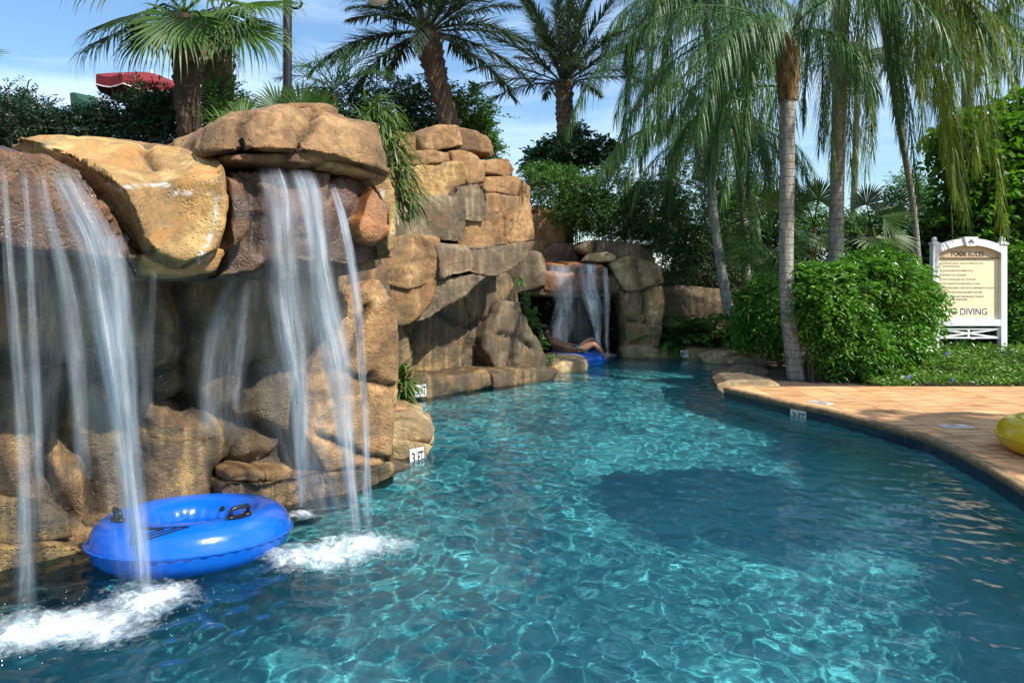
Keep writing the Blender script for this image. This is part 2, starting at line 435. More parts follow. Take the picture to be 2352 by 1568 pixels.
# deck slab, coping and waterline tiles
m = N('deck_stone'); g = m.geo()
mp = m.n('Mapping'); m.l(g, mp.inputs[0]); mp.inputs['Scale'].default_value = (1.6, 9, 1)
s1 = m.noise(mp.outputs[0], 1.5, 6, .65, .6); s2 = m.noise(g, 1.1, 4, .6)
c = m.ramp(s1, [(.36, (.34, .14, .05)), (.46, (.58, .29, .12)), (.60, (.72, .43, .21))])
c = m.mix(m.ramp(s2, [(.45, 0.0), (.65, .55)]), c, (.62, .30, .13))
mp2 = m.n('Mapping'); m.l(g, mp2.inputs[0]); mp2.inputs['Rotation'].default_value = (0, 0, .03)
br = m.n('TexBrick', offset=0.0, squash=1.0, i_Scale=1.0, i_Mortar_Size=.006, i_Mortar_Smooth=.3, i_Brick_Width=.42, i_Row_Height=.42)
br.inputs['Color1'].default_value = (.85, .85, .85, 1); br.inputs['Color2'].default_value = (1.1, 1.1, 1.1, 1); m.l(mp2.outputs[0], br.inputs['Vector'])
c = m.mix(1.0, c, br.outputs['Color'], 'MULTIPLY')
c = m.mix(m.math('MULTIPLY', br.outputs['Fac'], .85), c, (.16, .075, .04))
# wet rings left by dripping swimmers
wt = m.noise(g, 2.3, 4, .6, 1.2); wet = m.ramp(wt, [(.60, 0.0), (.65, .6)])
c = m.mix(wet, c, (.30, .13, .05))
rg = m.math('SUBTRACT', .72, m.math('MULTIPLY', wet, .4))
M['deck'] = m.done(m.pr(c, rg, m.bump(m.math('SUBTRACT', s1, m.math('MULTIPLY', br.outputs['Fac'], .8)), .35, .01)))
m = N('coping_stone'); g = m.geo()
c = m.ramp(m.noise(g, 14, 5, .65), [(.35, (.13, .09, .045)), (.6, (.32, .20, .10))])
M['coping'] = m.done(m.pr(c, .7, m.bump(m.noise(g, 50, 3, .6), .3, .01)))
m = N('navy_tile'); g = m.geo()
ti = m.n('TexBrick', offset=0.0, i_Scale=1.0, i_Mortar_Size=.003, i_Brick_Width=.075, i_Row_Height=.075); m.l(g, ti.inputs['Vector'])
ti.inputs['Color1'].default_value = (.010, .018, .04, 1); ti.inputs['Color2'].default_value = (.014, .024, .055, 1); ti.inputs['Mortar'].default_value = (.03, .035, .045, 1)
M['tile'] = m.done(m.pr(ti.outputs[0], .2))
de = deck_edge; nd = len(de)
tan = np.gradient(de, axis=0); tan /= np.linalg.norm(tan, axis=1)[:, None]; nin = np.stack([-tan[:, 1], tan[:, 0]], 1)
nin *= np.sign((nin*(np.array([6, 5])-de)).sum(1))[:, None]         # points onto the deck
far_y = 9.08
inner = de+nin*.055
slab = np.array([tuple(x) for x in inner]+[(16, -3), (16, far_y), (3.25, far_y)])
tri = mgeo.tessellate_polygon([[Vector((x[0], x[1], 0)) for x in slab]])
k = len(slab)
v = np.concatenate([np.c_[slab, np.full(k, .128)], np.c_[slab, np.full(k, .02)]])
q = np.array([(i, (i+1) % k, k+(i+1) % k, k+i) for i in range(k)])
deck = link('pool_deck', mk('pool_deck', v, [q, np.array([t for t in tri])]), M['deck'])
tag(deck, 'sunlit orange stone paving beside the pool', None, kind='structure')
# coping profile swept along the edge: bull-nosed
prof = [(-.012, .082), (-.022, .088), (-.026, .105), (-.02, .122), (-.008, .131), (.02, .133), (.0545, .1325), (.0545, .05), (0.0, .05)]
MBc = MB(); vv = []
for i in range(nd):
    for a, z in prof: vv.append((de[i, 0]+nin[i, 0]*a, de[i, 1]+nin[i, 1]*a, z))
kp = len(prof); q = [(i*kp+j, i*kp+(j+1) % kp, (i+1)*kp+(j+1) % kp, (i+1)*kp+j) for i in range(nd-1) for j in range(kp)]
MBc.add(vv, q); cop = MBc.build('pool_edge_coping', M['coping'], smooth=False); tag(cop, 'greenish tan rounded stone coping along the deck edge', None, kind='structure')
MBt = MB(); vv = []
for i in range(nd):
    for a, z in ((0, .080), (0, -.12), (.04, -.12), (.04, .080)): vv.append((de[i, 0]+nin[i, 0]*(a-.006), de[i, 1]+nin[i, 1]*(a-.006), z))
q = [(i*4+j, i*4+(j+1) % 4, (i+1)*4+(j+1) % 4, (i+1)*4+j) for i in range(nd-1) for j in range(4)]
MBt.add(vv, q); tl = MBt.build('waterline_tile_band', M['tile']); tag(tl, 'dark navy tile band at the waterline below the coping', None, kind='structure')

def gp(px, d):  # point on the ground below a picture column
    x = (px-1176)/F*d; return np.array([x, d, tz(x, d)-.05])

# ---------------------------------------------------------------- near rock formation
RA = empty('rock_formation', FA(450, 900, -.8)*np.array([1, 1, 0]), 'large golden brown artificial rock with a deep overhang behind the blue tube', 'rock formation')
S = [0]
def bA(name, mat, pts, off, back, **k):
    S[0] += 1; kw = dict(vox=.022, seed=S[0]*3); kw.update(k)
    if name == 'base_boulder':
        cx = sum(q[0] for q in pts)/len(pts); cy = sum(q[1] for q in pts)/len(pts); pts = [(cx+(q[0]-cx)*.96+(-4 if q[0] < cx else 4)*-.6, cy+(q[1]-cy)*.955) for q in pts]
    return boulder(name, RA, mat, pts, back, face=FA, off=off, **kw)
# recessed back wall
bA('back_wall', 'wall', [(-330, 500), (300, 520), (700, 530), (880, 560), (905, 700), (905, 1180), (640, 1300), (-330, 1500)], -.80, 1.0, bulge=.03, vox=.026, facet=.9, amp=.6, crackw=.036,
   cracks=[[(410, 640), (428, 760), (436, 932)], [(436, 932), (350, 912), (172, 862), (130, 962), (97, 1098)], [(436, 932), (530, 952), (600, 990), (668, 1012)], [(-20, 845), (90, 838), (180, 862)], [(300, 905), (380, 855), (430, 845)], [(600, 840), (560, 930)], [(97, 1098), (130, 1150), (172, 1190)], [(545, 965), (556, 1010), (520, 1090), (510, 1170)], [(520, 1085), (600, 1060), (668, 1040), (720, 1030)], [(150, 1010), (200, 1080), (226, 1180)], [(300, 950), (330, 1050), (326, 1180)]])
# lower stones of the wall
bA('base_boulder', 'wall', [(-130, 1140), (50, 1128), (120, 1146), (172, 1195), (176, 1240), (60, 1254), (-130, 1262)], -.66, .5, bulge=.03, inset=.95)
bA('base_boulder', 'wall', [(-160, 1250), (170, 1238), (200, 1266), (196, 1310), (100, 1400), (-160, 1440)], -.60, .6, bulge=.03, inset=.95)
bA('base_boulder', 'wall', [(176, 1186), (320, 1170), (420, 1180), (420, 1290), (260, 1330), (196, 1250)], -.82, .4, bulge=.03)
bA('base_stone', 'tan', [(512, 1078), (565, 1072), (612, 1082), (608, 1106), (520, 1108)], -.66, .3, bulge=.04)
bA('base_stone', 'tan', [(604, 1076), (650, 1074), (666, 1090), (655, 1106), (604, 1104)], -.66, .3, bulge=.04)
bA('base_ledge', 'wall', [(508, 1110), (600, 1104), (740, 1082), (880, 1056), (950, 1070), (905, 1104), (820, 1136), (700, 1182), (600, 1240), (510, 1260)], -.60, .5, bulge=.03, inset=.95, strata=.012)
# right hand pillar
bA('pillar', 'tan', [(800, 660), (868, 640), (900, 660), (915, 760), (912, 880), (905, 960), (898, 1066), (840, 1090), (740, 1090), (690, 1000), (700, 860), (760, 760)], -.62, .8, bulge=.10, facet=1.3, smooth=3,
   cracks=[[(780, 845), (830, 872), (912, 880)], [(860, 860), (845, 930)], [(835, 700), (815, 800), (780, 845)], [(735, 1000), (800, 1030), (900, 1062)]])
# overhang: underside slab, then the boulders on it
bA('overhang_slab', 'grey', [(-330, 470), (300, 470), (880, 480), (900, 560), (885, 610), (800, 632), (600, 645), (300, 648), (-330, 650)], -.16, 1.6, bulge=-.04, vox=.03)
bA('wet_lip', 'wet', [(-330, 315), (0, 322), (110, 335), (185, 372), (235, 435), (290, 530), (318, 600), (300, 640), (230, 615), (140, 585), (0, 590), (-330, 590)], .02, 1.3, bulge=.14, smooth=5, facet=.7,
   cracks=[[(170, 360), (240, 450), (300, 560), (318, 640)]])
bA('overhang_boulder', 'gold', [(42, 315, -.65), (95, 289, -.75), (200, 300, -.75), (300, 311, -.7), (420, 330, -.55), (480, 346, -.4), (515, 388), (524, 470), (512, 560), (478, 606), (420, 624), (375, 606), (330, 590), (312, 540), (262, 440), (200, 372, -.1)], .06, .9, bulge=.14, facet=1.1, smooth=2,
   cracks=[[(330, 320), (345, 350), (352, 372)]], seams=[[(236, 424), (310, 422), (378, 426), (386, 398)], [(378, 426), (392, 438), (470, 446), (508, 452)], [(500, 452), (488, 520), (462, 580), (455, 610)]])
bA('overhang_boulder', 'gold', [(318, 590), (350, 560), (420, 600), (480, 600), (500, 560), (520, 580), (495, 625), (420, 640), (335, 632)], .0, .6, bulge=.04)
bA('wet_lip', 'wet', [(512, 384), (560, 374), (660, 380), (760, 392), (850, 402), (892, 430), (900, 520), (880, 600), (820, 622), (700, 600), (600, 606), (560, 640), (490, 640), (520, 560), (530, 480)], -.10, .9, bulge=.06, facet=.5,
   cracks=[[(560, 380), (590, 450), (585, 560)], [(770, 400), (750, 450)]])
bA('wet_knob', 'wet', [(512, 400), (545, 410), (572, 470), (570, 540), (535, 580), (515, 575), (522, 500)], .0, .4, bulge=.08)
bA('wet_knob', 'orange', [(838, 440), (850, 425), (890, 470), (892, 540), (860, 570), (822, 556), (812, 520)], .0, .5, bulge=.05)
bA('overhang_end', 'gold', [(842, 412), (888, 408), (905, 430), (910, 520), (906, 570), (884, 612), (866, 560), (888, 520), (872, 460)], -.03, .8, bulge=.05, seams=[[(868, 430), (884, 480), (903, 545)]])
bA('crown_boulder', 'tan', [(460, 334, -.05), (470, 278, -.12), (535, 254, -.15), (640, 240, -.2), (725, 244, -.2), (806, 264, -.2), (884, 284, -.15), (896, 350, -.05), (896, 410), (880, 402), (800, 378), (740, 368), (640, 350), (560, 350), (515, 352), (480, 360)], .0, 1.0, bulge=.12, facet=.55,
   cracks=[[(558, 262), (554, 300), (557, 350)], [(720, 262), (706, 300), (690, 348)]])
bA('ledge_stone', 'tan', [(512, 354), (560, 352), (640, 352), (690, 350), (700, 372), (640, 378), (560, 372), (518, 374)], -.02, .5, bulge=.03, amp=.6)
bA('ledge_stone', 'tan', [(655, 348), (700, 345), (745, 362), (742, 380), (690, 380), (650, 374)], .0, .5, bulge=.04, amp=.6)
bA('ledge_stone', 'gold', [(740, 366), (800, 376), (892, 406), (905, 424), (850, 410), (740, 386)], -.02, .5, bulge=.03, amp=.6)
bA('cap_stone', 'tan', [(630, 262), (660, 238), (700, 235), (760, 237), (780, 252), (784, 276), (705, 276)], -.2, .6, bulge=.03, cracks=[[(708, 240), (712, 268)]], amp=.6)
# the point with stacked ledges, reaching into the pool
FT = Plane(5.35, -.75)
def bT(name, mat, pts, off, back, **k):
    S[0] += 1; kw = dict(vox=.018, seed=S[0]*3, facet=.4, strata=.01); kw.update(k)
    return boulder(name, RA, mat, pts, back, face=FT, off=off, **kw)
FT = Plane(6.05, .10)
bT('point_base', 'pale', [(880, 1010), (935, 1000), (985, 1010), (999, 1025), (992, 1052), (960, 1085), (925, 1112), (860, 1130), (850, 1060)], 0.06, .9, bulge=.05, cracks=[[(960, 1000), (990, 1015), (999, 1020)], [(895, 1060), (905, 1100)]], amp=.7)
bT('point_ledge', 'pale', [(885, 975), (940, 965), (985, 985), (996, 1002), (985, 1016), (930, 1012), (885, 1020)], -.02, .8, bulge=.05, amp=.7)
bT('point_ledge', 'pale', [(885, 952), (935, 948), (966, 962), (972, 978), (930, 982), (885, 985)], -.15, .8, bulge=.03, amp=.6)
bT('point_ledge', 'tan', [(880, 932), (930, 936), (952, 948), (945, 958), (880, 962)], -.35, .8, bulge=.03, amp=.6)

# ---------------------------------------------------------------- middle cliff
RB = empty('rock_cliff', FB(1080, 880, -.6)*np.array([1, 1, 0]), 'tall stacked tan cliff of cracked artificial rock between the two waterfalls', 'rock cliff')
def bB(name, mat, pts, off, back, **k):
    S[0] += 1; kw = dict(vox=.042, seed=S[0]*3, facet=.7, crackw=.026); kw.update(k)
    return boulder(name, RB, mat, pts, back, face=FB, off=off, **kw)
bB('cliff_foot', 'wall', [(820, 560), (1100, 560), (1188, 640), (1200, 720), (1232, 780), (1258, 832), (1256, 880), (1120, 930), (820, 990)], -.42, 1.2, bulge=.05, facet=1.1, vox=.045,
   cracks=[[(965, 690), (1010, 720), (1060, 750), (1110, 748)], [(1070, 690), (1085, 740), (1078, 800)], [(1105, 752), (1098, 830), (1092, 860)], [(1110, 735), (1170, 760), (1230, 790)], [(940, 760), (945, 830)], [(1150, 700), (1165, 760), (1160, 850)], [(1190, 700), (1200, 730)]])
bB('leaning_buttress', 'grey', [(1160, 690), (1190, 690), (1206, 722), (1238, 778), (1262, 828), (1256, 862), (1200, 868), (1140, 860), (1110, 800), (1130, 740)], -.12, .8, bulge=.05,
   cracks=[[(1150, 770), (1190, 775), (1220, 800)], [(1180, 820), (1185, 862)]])
bB('base_boulder', 'wall', [(940, 880), (965, 862), (1060, 856), (1128, 848), (1132, 884), (1080, 905), (960, 925)], .22, 1.0, bulge=.06, strata=.01)
bB('base_boulder', 'wall', [(1128, 852), (1200, 844), (1256, 838), (1290, 850), (1270, 876), (1180, 890), (1130, 895)], .24, 1.0, bulge=.06)
for pts, mat, off in [
    ([(970, 310), (1005, 290), (1050, 291), (1064, 330), (1010, 344), (975, 350)], 'tan', .25),
    ([(1046, 296), (1085, 300), (1120, 318), (1134, 350), (1128, 366), (1080, 345), (1050, 352)], 'tan', .15),
    ([(840, 300), (945, 300), (968, 320), (986, 352), (930, 372), (840, 380)], 'tan', .15),
    ([(930, 348), (1000, 346), (1042, 352), (1040, 372), (960, 380), (930, 378)], 'tan', .28),
    ([(840, 385), (960, 380), (1050, 374), (1064, 390), (1062, 428), (1042, 452), (940, 450), (840, 450)], 'gold', .35),
    ([(1040, 350), (1082, 345), (1112, 372), (1112, 412), (1062, 422), (1044, 396)], 'tan', .33),
    ([(1108, 372), (1164, 364), (1176, 388), (1170, 408), (1112, 402)], 'tan', .16),
    ([(1110, 405), (1186, 404), (1214, 430), (1214, 456), (1112, 442)], 'tan', .28),
    ([(1060, 426), (1102, 420), (1116, 440), (1112, 502), (1072, 502), (1040, 456)], 'grey', .50),
    ([(1108, 442), (1216, 458), (1220, 502), (1222, 548), (1170, 556), (1110, 522)], 'tan', .33),
    ([(840, 455), (1056, 454), (1062, 500), (1052, 552), (930, 556), (840, 555)], 'grey', .50),
    ([(1050, 502), (1112, 500), (1172, 556), (1102, 592), (1050, 562)], 'tan', .42),
    ([(880, 548), (1002, 546), (1012, 590), (1000, 642), (930, 662), (880, 640)], 'tan', .58),
    ([(1000, 560), (1082, 568), (1088, 622), (1010, 642)], 'grey', .60),
    ([(1080, 562), (1180, 560), (1222, 556), (1204, 596), (1142, 632), (1085, 622)], 'grey', .55),
    ([(880, 640), (1002, 638), (988, 702), (932, 746), (880, 746)], 'tan', .52),
    ([(988, 640), (1082, 624), (1130, 626), (1062, 684), (1000, 722), (960, 735)], 'grey', .50),
    ([(880, 730), (930, 740), (945, 790), (950, 870), (920, 900), (880, 900)], 'wall', .3)]:
    cx = sum(q[0] for q in pts)/len(pts); cy = sum(q[1] for q in pts)/len(pts)
    bB('cliff_block', mat, [(cx+(x-cx)*1.13, cy+(y-cy)*1.13) for x, y in pts], off, .9, bulge=.04, inset=.93, vox=.034, smooth=1, strata=.006)
bB('cliff_core', 'grey', [(840, 330), (960, 330), (1100, 370), (1180, 420), (1190, 560), (1150, 640), (1000, 720), (840, 720)], .08, 1.4, bulge=-.02, vox=.06)
FP = Plane(11.35, .25)
for pts, mat, off in [([(1235, 850), (1300, 826), (1345, 824), (1354, 838), (1350, 852), (1300, 868), (1240, 880)], 'pale', 0.0),
                      ([(1255, 830), (1290, 818), (1340, 818), (1352, 828), (1300, 838)], 'pale', -.25)]:
    S[0] += 1; boulder('point_ledge', RB, mat, pts, .8, face=FP, off=off, vox=.03, seed=S[0]*3, amp=.6, strata=.012)

# ---------------------------------------------------------------- far grotto
RC = empty('rock_grotto', (1.6, 14.8, 0), 'pale rock grotto with a dark cave mouth at the far bend', 'rock grotto')
def bC(name, mat, pts, off, back, **k):
    S[0] += 1; kw = dict(vox=.05, seed=S[0]*3, facet=1.0, crackw=.028); kw.update(k)
    return boulder(name, RC, mat, pts, back, face=FC, off=off, **kw)
bC('grotto_shoulder', 'grey', [(1160, 600), (1214, 574), (1246, 580), (1258, 622), (1252, 664), (1200, 672), (1150, 690), (1150, 640)], .35, 1.6, bulge=.1)
bC('grotto_shoulder', 'tan', [(1150, 540), (1210, 470), (1260, 470), (1312, 500), (1300, 560), (1250, 590), (1150, 600)], -.9, 1.2, bulge=.1)
bC('grotto_basin', 'wet', [(1240, 585), (1260, 555), (1320, 558), (1330, 590), (1330, 604), (1245, 606)], -.6, .8, bulge=.04)
bC('wet_lip', 'orange', [(1246, 600), (1300, 598), (1392, 602), (1402, 625), (1412, 660), (1380, 672), (1250, 672)], 0.0, 1.2, bulge=.06, cracks=[[(1250, 618), (1330, 624), (1400, 630)]], strata=.015)
bC('cave_roof', 'grey', [(1180, 630), (1430, 630), (1434, 668), (1380, 684), (1190, 682)], -.05, 2.9, bulge=.02)
bC('grotto_top', 'grey', [(1316, 575), (1330, 552), (1400, 548), (1470, 556), (1500, 584), (1510, 610), (1440, 604), (1380, 598)], -.25, 1.4, bulge=.12, cracks=[[(1370, 560), (1360, 590)]])
bC('grotto_top', 'pale', [(1338, 600), (1352, 582), (1398, 576), (1420, 590), (1412, 604)], .05, 1.0, bulge=.06)
bC('grotto_side', 'pale', [(1392, 606), (1440, 584), (1518, 604), (1526, 650), (1460, 672), (1424, 672), (1408, 640)], .0, 1.4, bulge=.12, cracks=[[(1460, 600), (1470, 660)]])
bC('grotto_pillar', 'pale', [(1412, 664), (1470, 660), (1522, 650), (1530, 700), (1520, 770), (1510, 812), (1428, 820), (1432, 760), (1424, 700)], -.05, 1.3, bulge=.1, cracks=[[(1474, 650), (1480, 720), (1485, 745)], [(1485, 745), (1440, 735)]])
bC('grotto_side', 'grey', [(1505, 660), (1580, 655), (1680, 662), (1690, 800), (1600, 812), (1510, 812)], -.85, .8, bulge=.03)
bC('grotto_foot', 'pale', [(1426, 800), (1460, 790), (1510, 800), (1560, 806), (1556, 828), (1430, 828)], .2, .7, bulge=.05, amp=.6)
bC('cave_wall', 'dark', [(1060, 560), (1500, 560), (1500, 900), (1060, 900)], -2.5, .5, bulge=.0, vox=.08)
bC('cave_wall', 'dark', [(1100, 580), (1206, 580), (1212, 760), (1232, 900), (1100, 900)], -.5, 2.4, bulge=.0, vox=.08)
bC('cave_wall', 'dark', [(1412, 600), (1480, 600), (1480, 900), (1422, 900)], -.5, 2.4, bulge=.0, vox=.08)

# ---------------------------------------------------------------- flat stones on the right bank
FS = Plane(10.0, 0.0)
STN = [  # outline of the seen face in picture, depth, material, back, label
    ([(1642, 862), (1700, 846), (1770, 852), (1762, 872), (1690, 878), (1645, 880)], 10.6, 'grey', .5, 'dark flat rock slab at the pool edge, third up from the paving'),
    ([(1645, 884), (1668, 872), (1730, 870), (1790, 880), (1796, 890), (1700, 892), (1650, 898)], 9.75, 'grey', .6, 'long rounded grey boulder just above the corner of the paving'),
    ([(1650, 898), (1680, 886), (1790, 882), (1798, 892), (1690, 902), (1660, 908)], 9.35, 'pale', .4, 'low pale rock slab touching the tip of the orange paving'),
    ([(1690, 838), (1720, 828), (1762, 828), (1770, 846), (1700, 850)], 11.5, 'grey', .4, 'small grey slab under the round bush, set back from the water'),
    ([(1668, 830), (1700, 818), (1752, 820), (1756, 834), (1690, 840)], 12.2, 'pale', .5, 'pale flat stone below the leaning palm trunk'),
    ([(1608, 822), (1640, 808), (1700, 806), (1712, 820), (1680, 832), (1625, 832)], 12.9, 'pale', .5, 'sunlit ledge stone right of the far depth marker'),
    ([(1556, 818), (1580, 798), (1640, 797), (1690, 804), (1640, 818), (1600, 830)], 13.5, 'pale', .5, 'broad sunlit stone carrying the far depth marker')]
for pts, d, mat, back, lab in STN:
    S[0] += 1
    p3 = [P(x, y, d) for x, y in pts]
    zmin = min(q[2] for q in p3)
    p3 = [q if q[2] > zmin+.04 else np.array([q[0], q[1], min(q[2], -.12)]) for q in p3]
    e = empty('bank_stone', (np.mean([q[0] for q in p3]), d, 0), lab, 'stone', 'flat stones along the right bank')
    boulder('slab', e, mat, p3, (0.05, back, .04), vox=.028, seed=S[0]*3, amp=.7, bulge=.06, strata=.012)
# ---------------------------------------------------------------- simple materials
def plain(name, col, rough=.5, **kw):
    m = N(name); g = m.geo()
    c = m.mix(m.ramp(m.noise(g, 7, 4, .6), [(.35, .35), (.65, 0.0)]), col, tuple(x*.72 for x in col))
    return m.done(m.pr(c, rough, m.bump(m.noise(g, 40, 3), .08, .01), **kw))
M['white'] = plain('white_paint', (.80, .81, .82), .45)
M['black'] = plain('black_plastic', (.012, .012, .013), .35)
M['iron'] = plain('black_painted_iron', (.014, .015, .018), .4)
M['cream'] = plain('cream_board', (.86, .76, .50), .5)
M['beige'] = plain('beige_board', (.60, .44, .27), .5)
M['ink'] = plain('dark_ink', (.035, .022, .025), .5)
M['inkb'] = plain('blue_ink', (.035, .04, .20), .5)
M['inkr'] = plain('brown_ink', (.11, .07, .05), .5)
M['blue'] = plain('blue_vinyl', (.003, .115, .60), .22, Coat_Weight=.6, Coat_Roughness=.12)
M['yellow'] = plain('yellow_vinyl', (.72, .47, .003), .3, Coat_Weight=.4)
M['red'] = plain('red_canvas', (.19, .006, .010), .8)
M['green'] = plain('green_canvas', (.012, .06, .035), .7)
M['skin'] = plain('tanned_skin', (.30, .15, .085), .5)
M['hair'] = plain('dark_hair', (.02, .014, .01), .6)
M['shorts'] = plain('teal_shorts', (.01, .12, .14), .8)
M['ceramic'] = plain('white_ceramic', (.66, .67, .64), .3)
M['post_tan'] = plain('tan_post', (.30, .22, .13), .8)
m = N('frosted_globe'); M['globe'] = m.done(m.pr((.82, .84, .86), .25))

def text_mesh(s, x0, x1, h=None, bold=0.0):
    cu = bpy.data.curves.new('t', 'FONT'); cu.body = s; cu.size = 1; cu.offset = bold; cu.resolution_u = 3
    o = bpy.data.objects.new('t', cu); COL.objects.link(o)
    me = bpy.data.meshes.new_from_object(o.evaluated_get(bpy.context.evaluated_depsgraph_get())); bpy.data.objects.remove(o)
    k = len(me.vertices); v = np.empty(k*3, np.float32); me.vertices.foreach_get('co', v); v = v.reshape(-1, 3)
    a, b = v.min(0), v.max(0); sc_ = (x1-x0)/(b[0]-a[0]); sy = sc_ if h is None else h/(b[1]-a[1])
    v = np.c_[(v[:, 0]-a[0])*sc_+x0, (v[:, 1]-(a[1]+b[1])/2)*sy, v[:, 2]*0]
    return me, v
def text(name, parent, mat, s, x0, x1, h, origin, right, up, bold=0.0):
    me, v = text_mesh(s, x0, x1, h, bold)
    w = np.asarray(origin)+v[:, :1]*np.asarray(right)+v[:, 1:2]*np.asarray(up)
    me.vertices.foreach_set('co', w.astype(np.float32).ravel()); me.name = name; me.update()
    return link(name, me, M[mat], parent)
def cast(px, py):
    bpy.context.view_layer.update(); dg = bpy.context.evaluated_depsgraph_get()
    d = Vector(P(px, py, 1.0)-np.array([0, 0, EYE])); org = Vector((0, 0, EYE))
    for _ in range(6):
        ok, loc, nor, idx, ob, mat = sc.ray_cast(dg, org, d.normalized())
        if not ok or ob.name != 'water': break
        org = loc+d.normalized()*.01
    return (np.array(loc), np.array(nor)) if ok else (None, None)

# ---------------------------------------------------------------- depth markers
def marker(label, c, n, wd=.155, h=.155, name='depth_marker'):
    n = np.array(n, float); n /= np.linalg.norm(n); right = np.cross([0, 0, 1], n); right = -right if right[0] < 0 and abs(n[0]) < .99 else right
    right /= np.linalg.norm(right); up = np.cross(n, right)
    R = np.stack([right, n, up], 1)
    o = empty(name, c, label, 'depth marker', 'white depth markers along the pool')
    for k, (t, a, b) in enumerate((('3', -.36, -.14), ('FT', .06, .44))):
        mb = MB(); mb.box(np.asarray(c)+right*wd*(-.26 if k == 0 else .245), (wd*(.46 if k == 0 else .49), .012, h), R=R)
        tl_ = mb.build('tile', M['ceramic'], o)
        tx = text('lettering', None, 'ink', t, wd*a, wd*b, h*.62, np.asarray(c)+n*.0085, right, up, .012)
        tx.parent = tl_; tx.location = (0, 0, 0);
    return o
hits = [cast(957+a, 1050+b)[0] for a in (-9, 0, 9) for b in (-16, 0, 14)]; dm = min([q[1] for q in hits if q is not None]+[5.9])
marker('near white 3 FT marker tile on the rock point by the first waterfall', P(957, 1050, dm-.05), (.72, -.69, .08))
p, _ = cast(962, 895)
marker('white 3 FT marker tile at the cliff foot beside the bromeliads', (p if p is not None else P(962, 895, 9.2))+np.array([.03, -.06, 0]), (.45, -1, .05))
p, _ = cast(1571, 812)
marker('farthest white 3 FT marker tile on the bank stone right of the grotto', (p if p is not None else P(1571, 812, 13.4))+np.array([0, -.03, 0]), (-.1, -1, .05), .15, .135)
i0 = int(np.argmin(np.hypot(de[:, 0]-3.13, de[:, 1]-7.72))); c0 = np.array([de[i0, 0], de[i0, 1], -.012])-np.r_[nin[i0], 0]*.016
marker('half submerged white 3 FT marker tile under the paving edge', c0, np.r_[-nin[i0], 0], .21, .15)
for lab, c0, rz, sz in (('small white NO DIVING tile set in the sunlit paving', G(1884, 924.5, .131), -.9, (.24, .15)), ('white NO DIVING tile set in the paving, in the shade before the yellow tube', G(2196, 979, .131), .05, (.27, .15))):
    e = empty('warning_tile', c0, lab, 'floor tile', 'white warning tiles in the paving')
    R = np.array([[math.cos(rz), -math.sin(rz), 0], [math.sin(rz), math.cos(rz), 0], [0, 0, 1]]); mb = MB(); mb.box(c0, (*sz, .008), rz); tl_ = mb.build('tile', M['ceramic'], e)
    for t, yy in (('NO', .035), ('DIVING', -.032)):
        text('lettering', e, 'ink', t, -sz[0]*(.16 if t == 'NO' else .4), sz[0]*(.16 if t == 'NO' else .4), .045, c0+R@np.array([0, yy, .0055]), R[:, 0], R[:, 1], .01)

# ---------------------------------------------------------------- rules sign
SD = 11.4
sx = lambda px: (px-1176)/F*SD
sz = lambda py: EYE-(py-650)/F*SD
cx0, cx1 = sx(2146), sx(2302); cm = (cx0+cx1)/2
sg = empty('rules_sign', (cm, SD, tz(cm, SD)), 'white framed cream POOL RULES and NO DIVING board standing behind the big shrub', 'sign')
for x in (cx0, cx1):
    mb = MB(); mb.box((x, SD, (sz(562)+.05)/2), (.098, .098, sz(562)-.05)); pst = mb.build('post', M['white'], sg)
    mb = MB(); mb.box((x, SD, sz(562)+.018), (.13, .13, .03)); mb.box((x, SD, sz(562)+.045), (.085, .085, .02)); q = mb.build('post_cap', M['white']); q.parent = pst; q.location = (0, 0, 0)
    bm = bmesh.new(); bmesh.ops.create_uvsphere(bm, u_segments=16, v_segments=10, radius=.042, matrix=Matrix.Translation((x, SD, sz(562)+.092))); me = bpy.data.meshes.new('finial'); bm.to_mesh(me); bm.free()
    q = link('finial', me, M['white'], None, True); q.parent = pst
for ch in list(bpy.data.objects):
    if ch.name.startswith(('post_cap', 'finial')): ch.location = (0, 0, 0)
xa, xb = cx0+.05, cx1-.05
def arc(x, zc, zs):  # segmental arch height
    t = (x-xa)/(xb-xa)*2-1; return zs+(zc-zs)*(1-t*t)
xs = np.linspace(xa, xb, 25)
def band(name, mat, top, bot, y0, y1, parent=sg):
    mb = MB(); v = []
    for x in xs: v += [(x, y0, bot(x)), (x, y0, top(x)), (x, y1, top(x)), (x, y1, bot(x))]
    q = [(i*4+j, (i+1)*4+j, (i+1)*4+(j+1) % 4, i*4+(j+1) % 4) for i in range(24) for j in range(4)]+[(0, 1, 2, 3), (96, 99, 98, 97)]
    mb.add(v, q); return mb.build(name, M[mat], parent)
band('arch', 'white', lambda x: arc(x, sz(547.5), sz(563)), lambda x: arc(x, sz(563.5), sz(581)), SD-.05, SD+.05)
band('heading_board', 'beige', lambda x: arc(x, sz(563), sz(580)), lambda x: sz(592.6), SD+.012, SD+.04)
mb = MB(); mb.box((cm, SD+.006, sz(593)), (xb-xa, .03, .014)); mb.build('divider', M['ink'], sg)
mb = MB(); mb.box((cm, SD+.026, (sz(593.5)+sz(733))/2), (xb-xa, .028, sz(593.5)-sz(733))); mb.build('notice_board', M['cream'], sg)
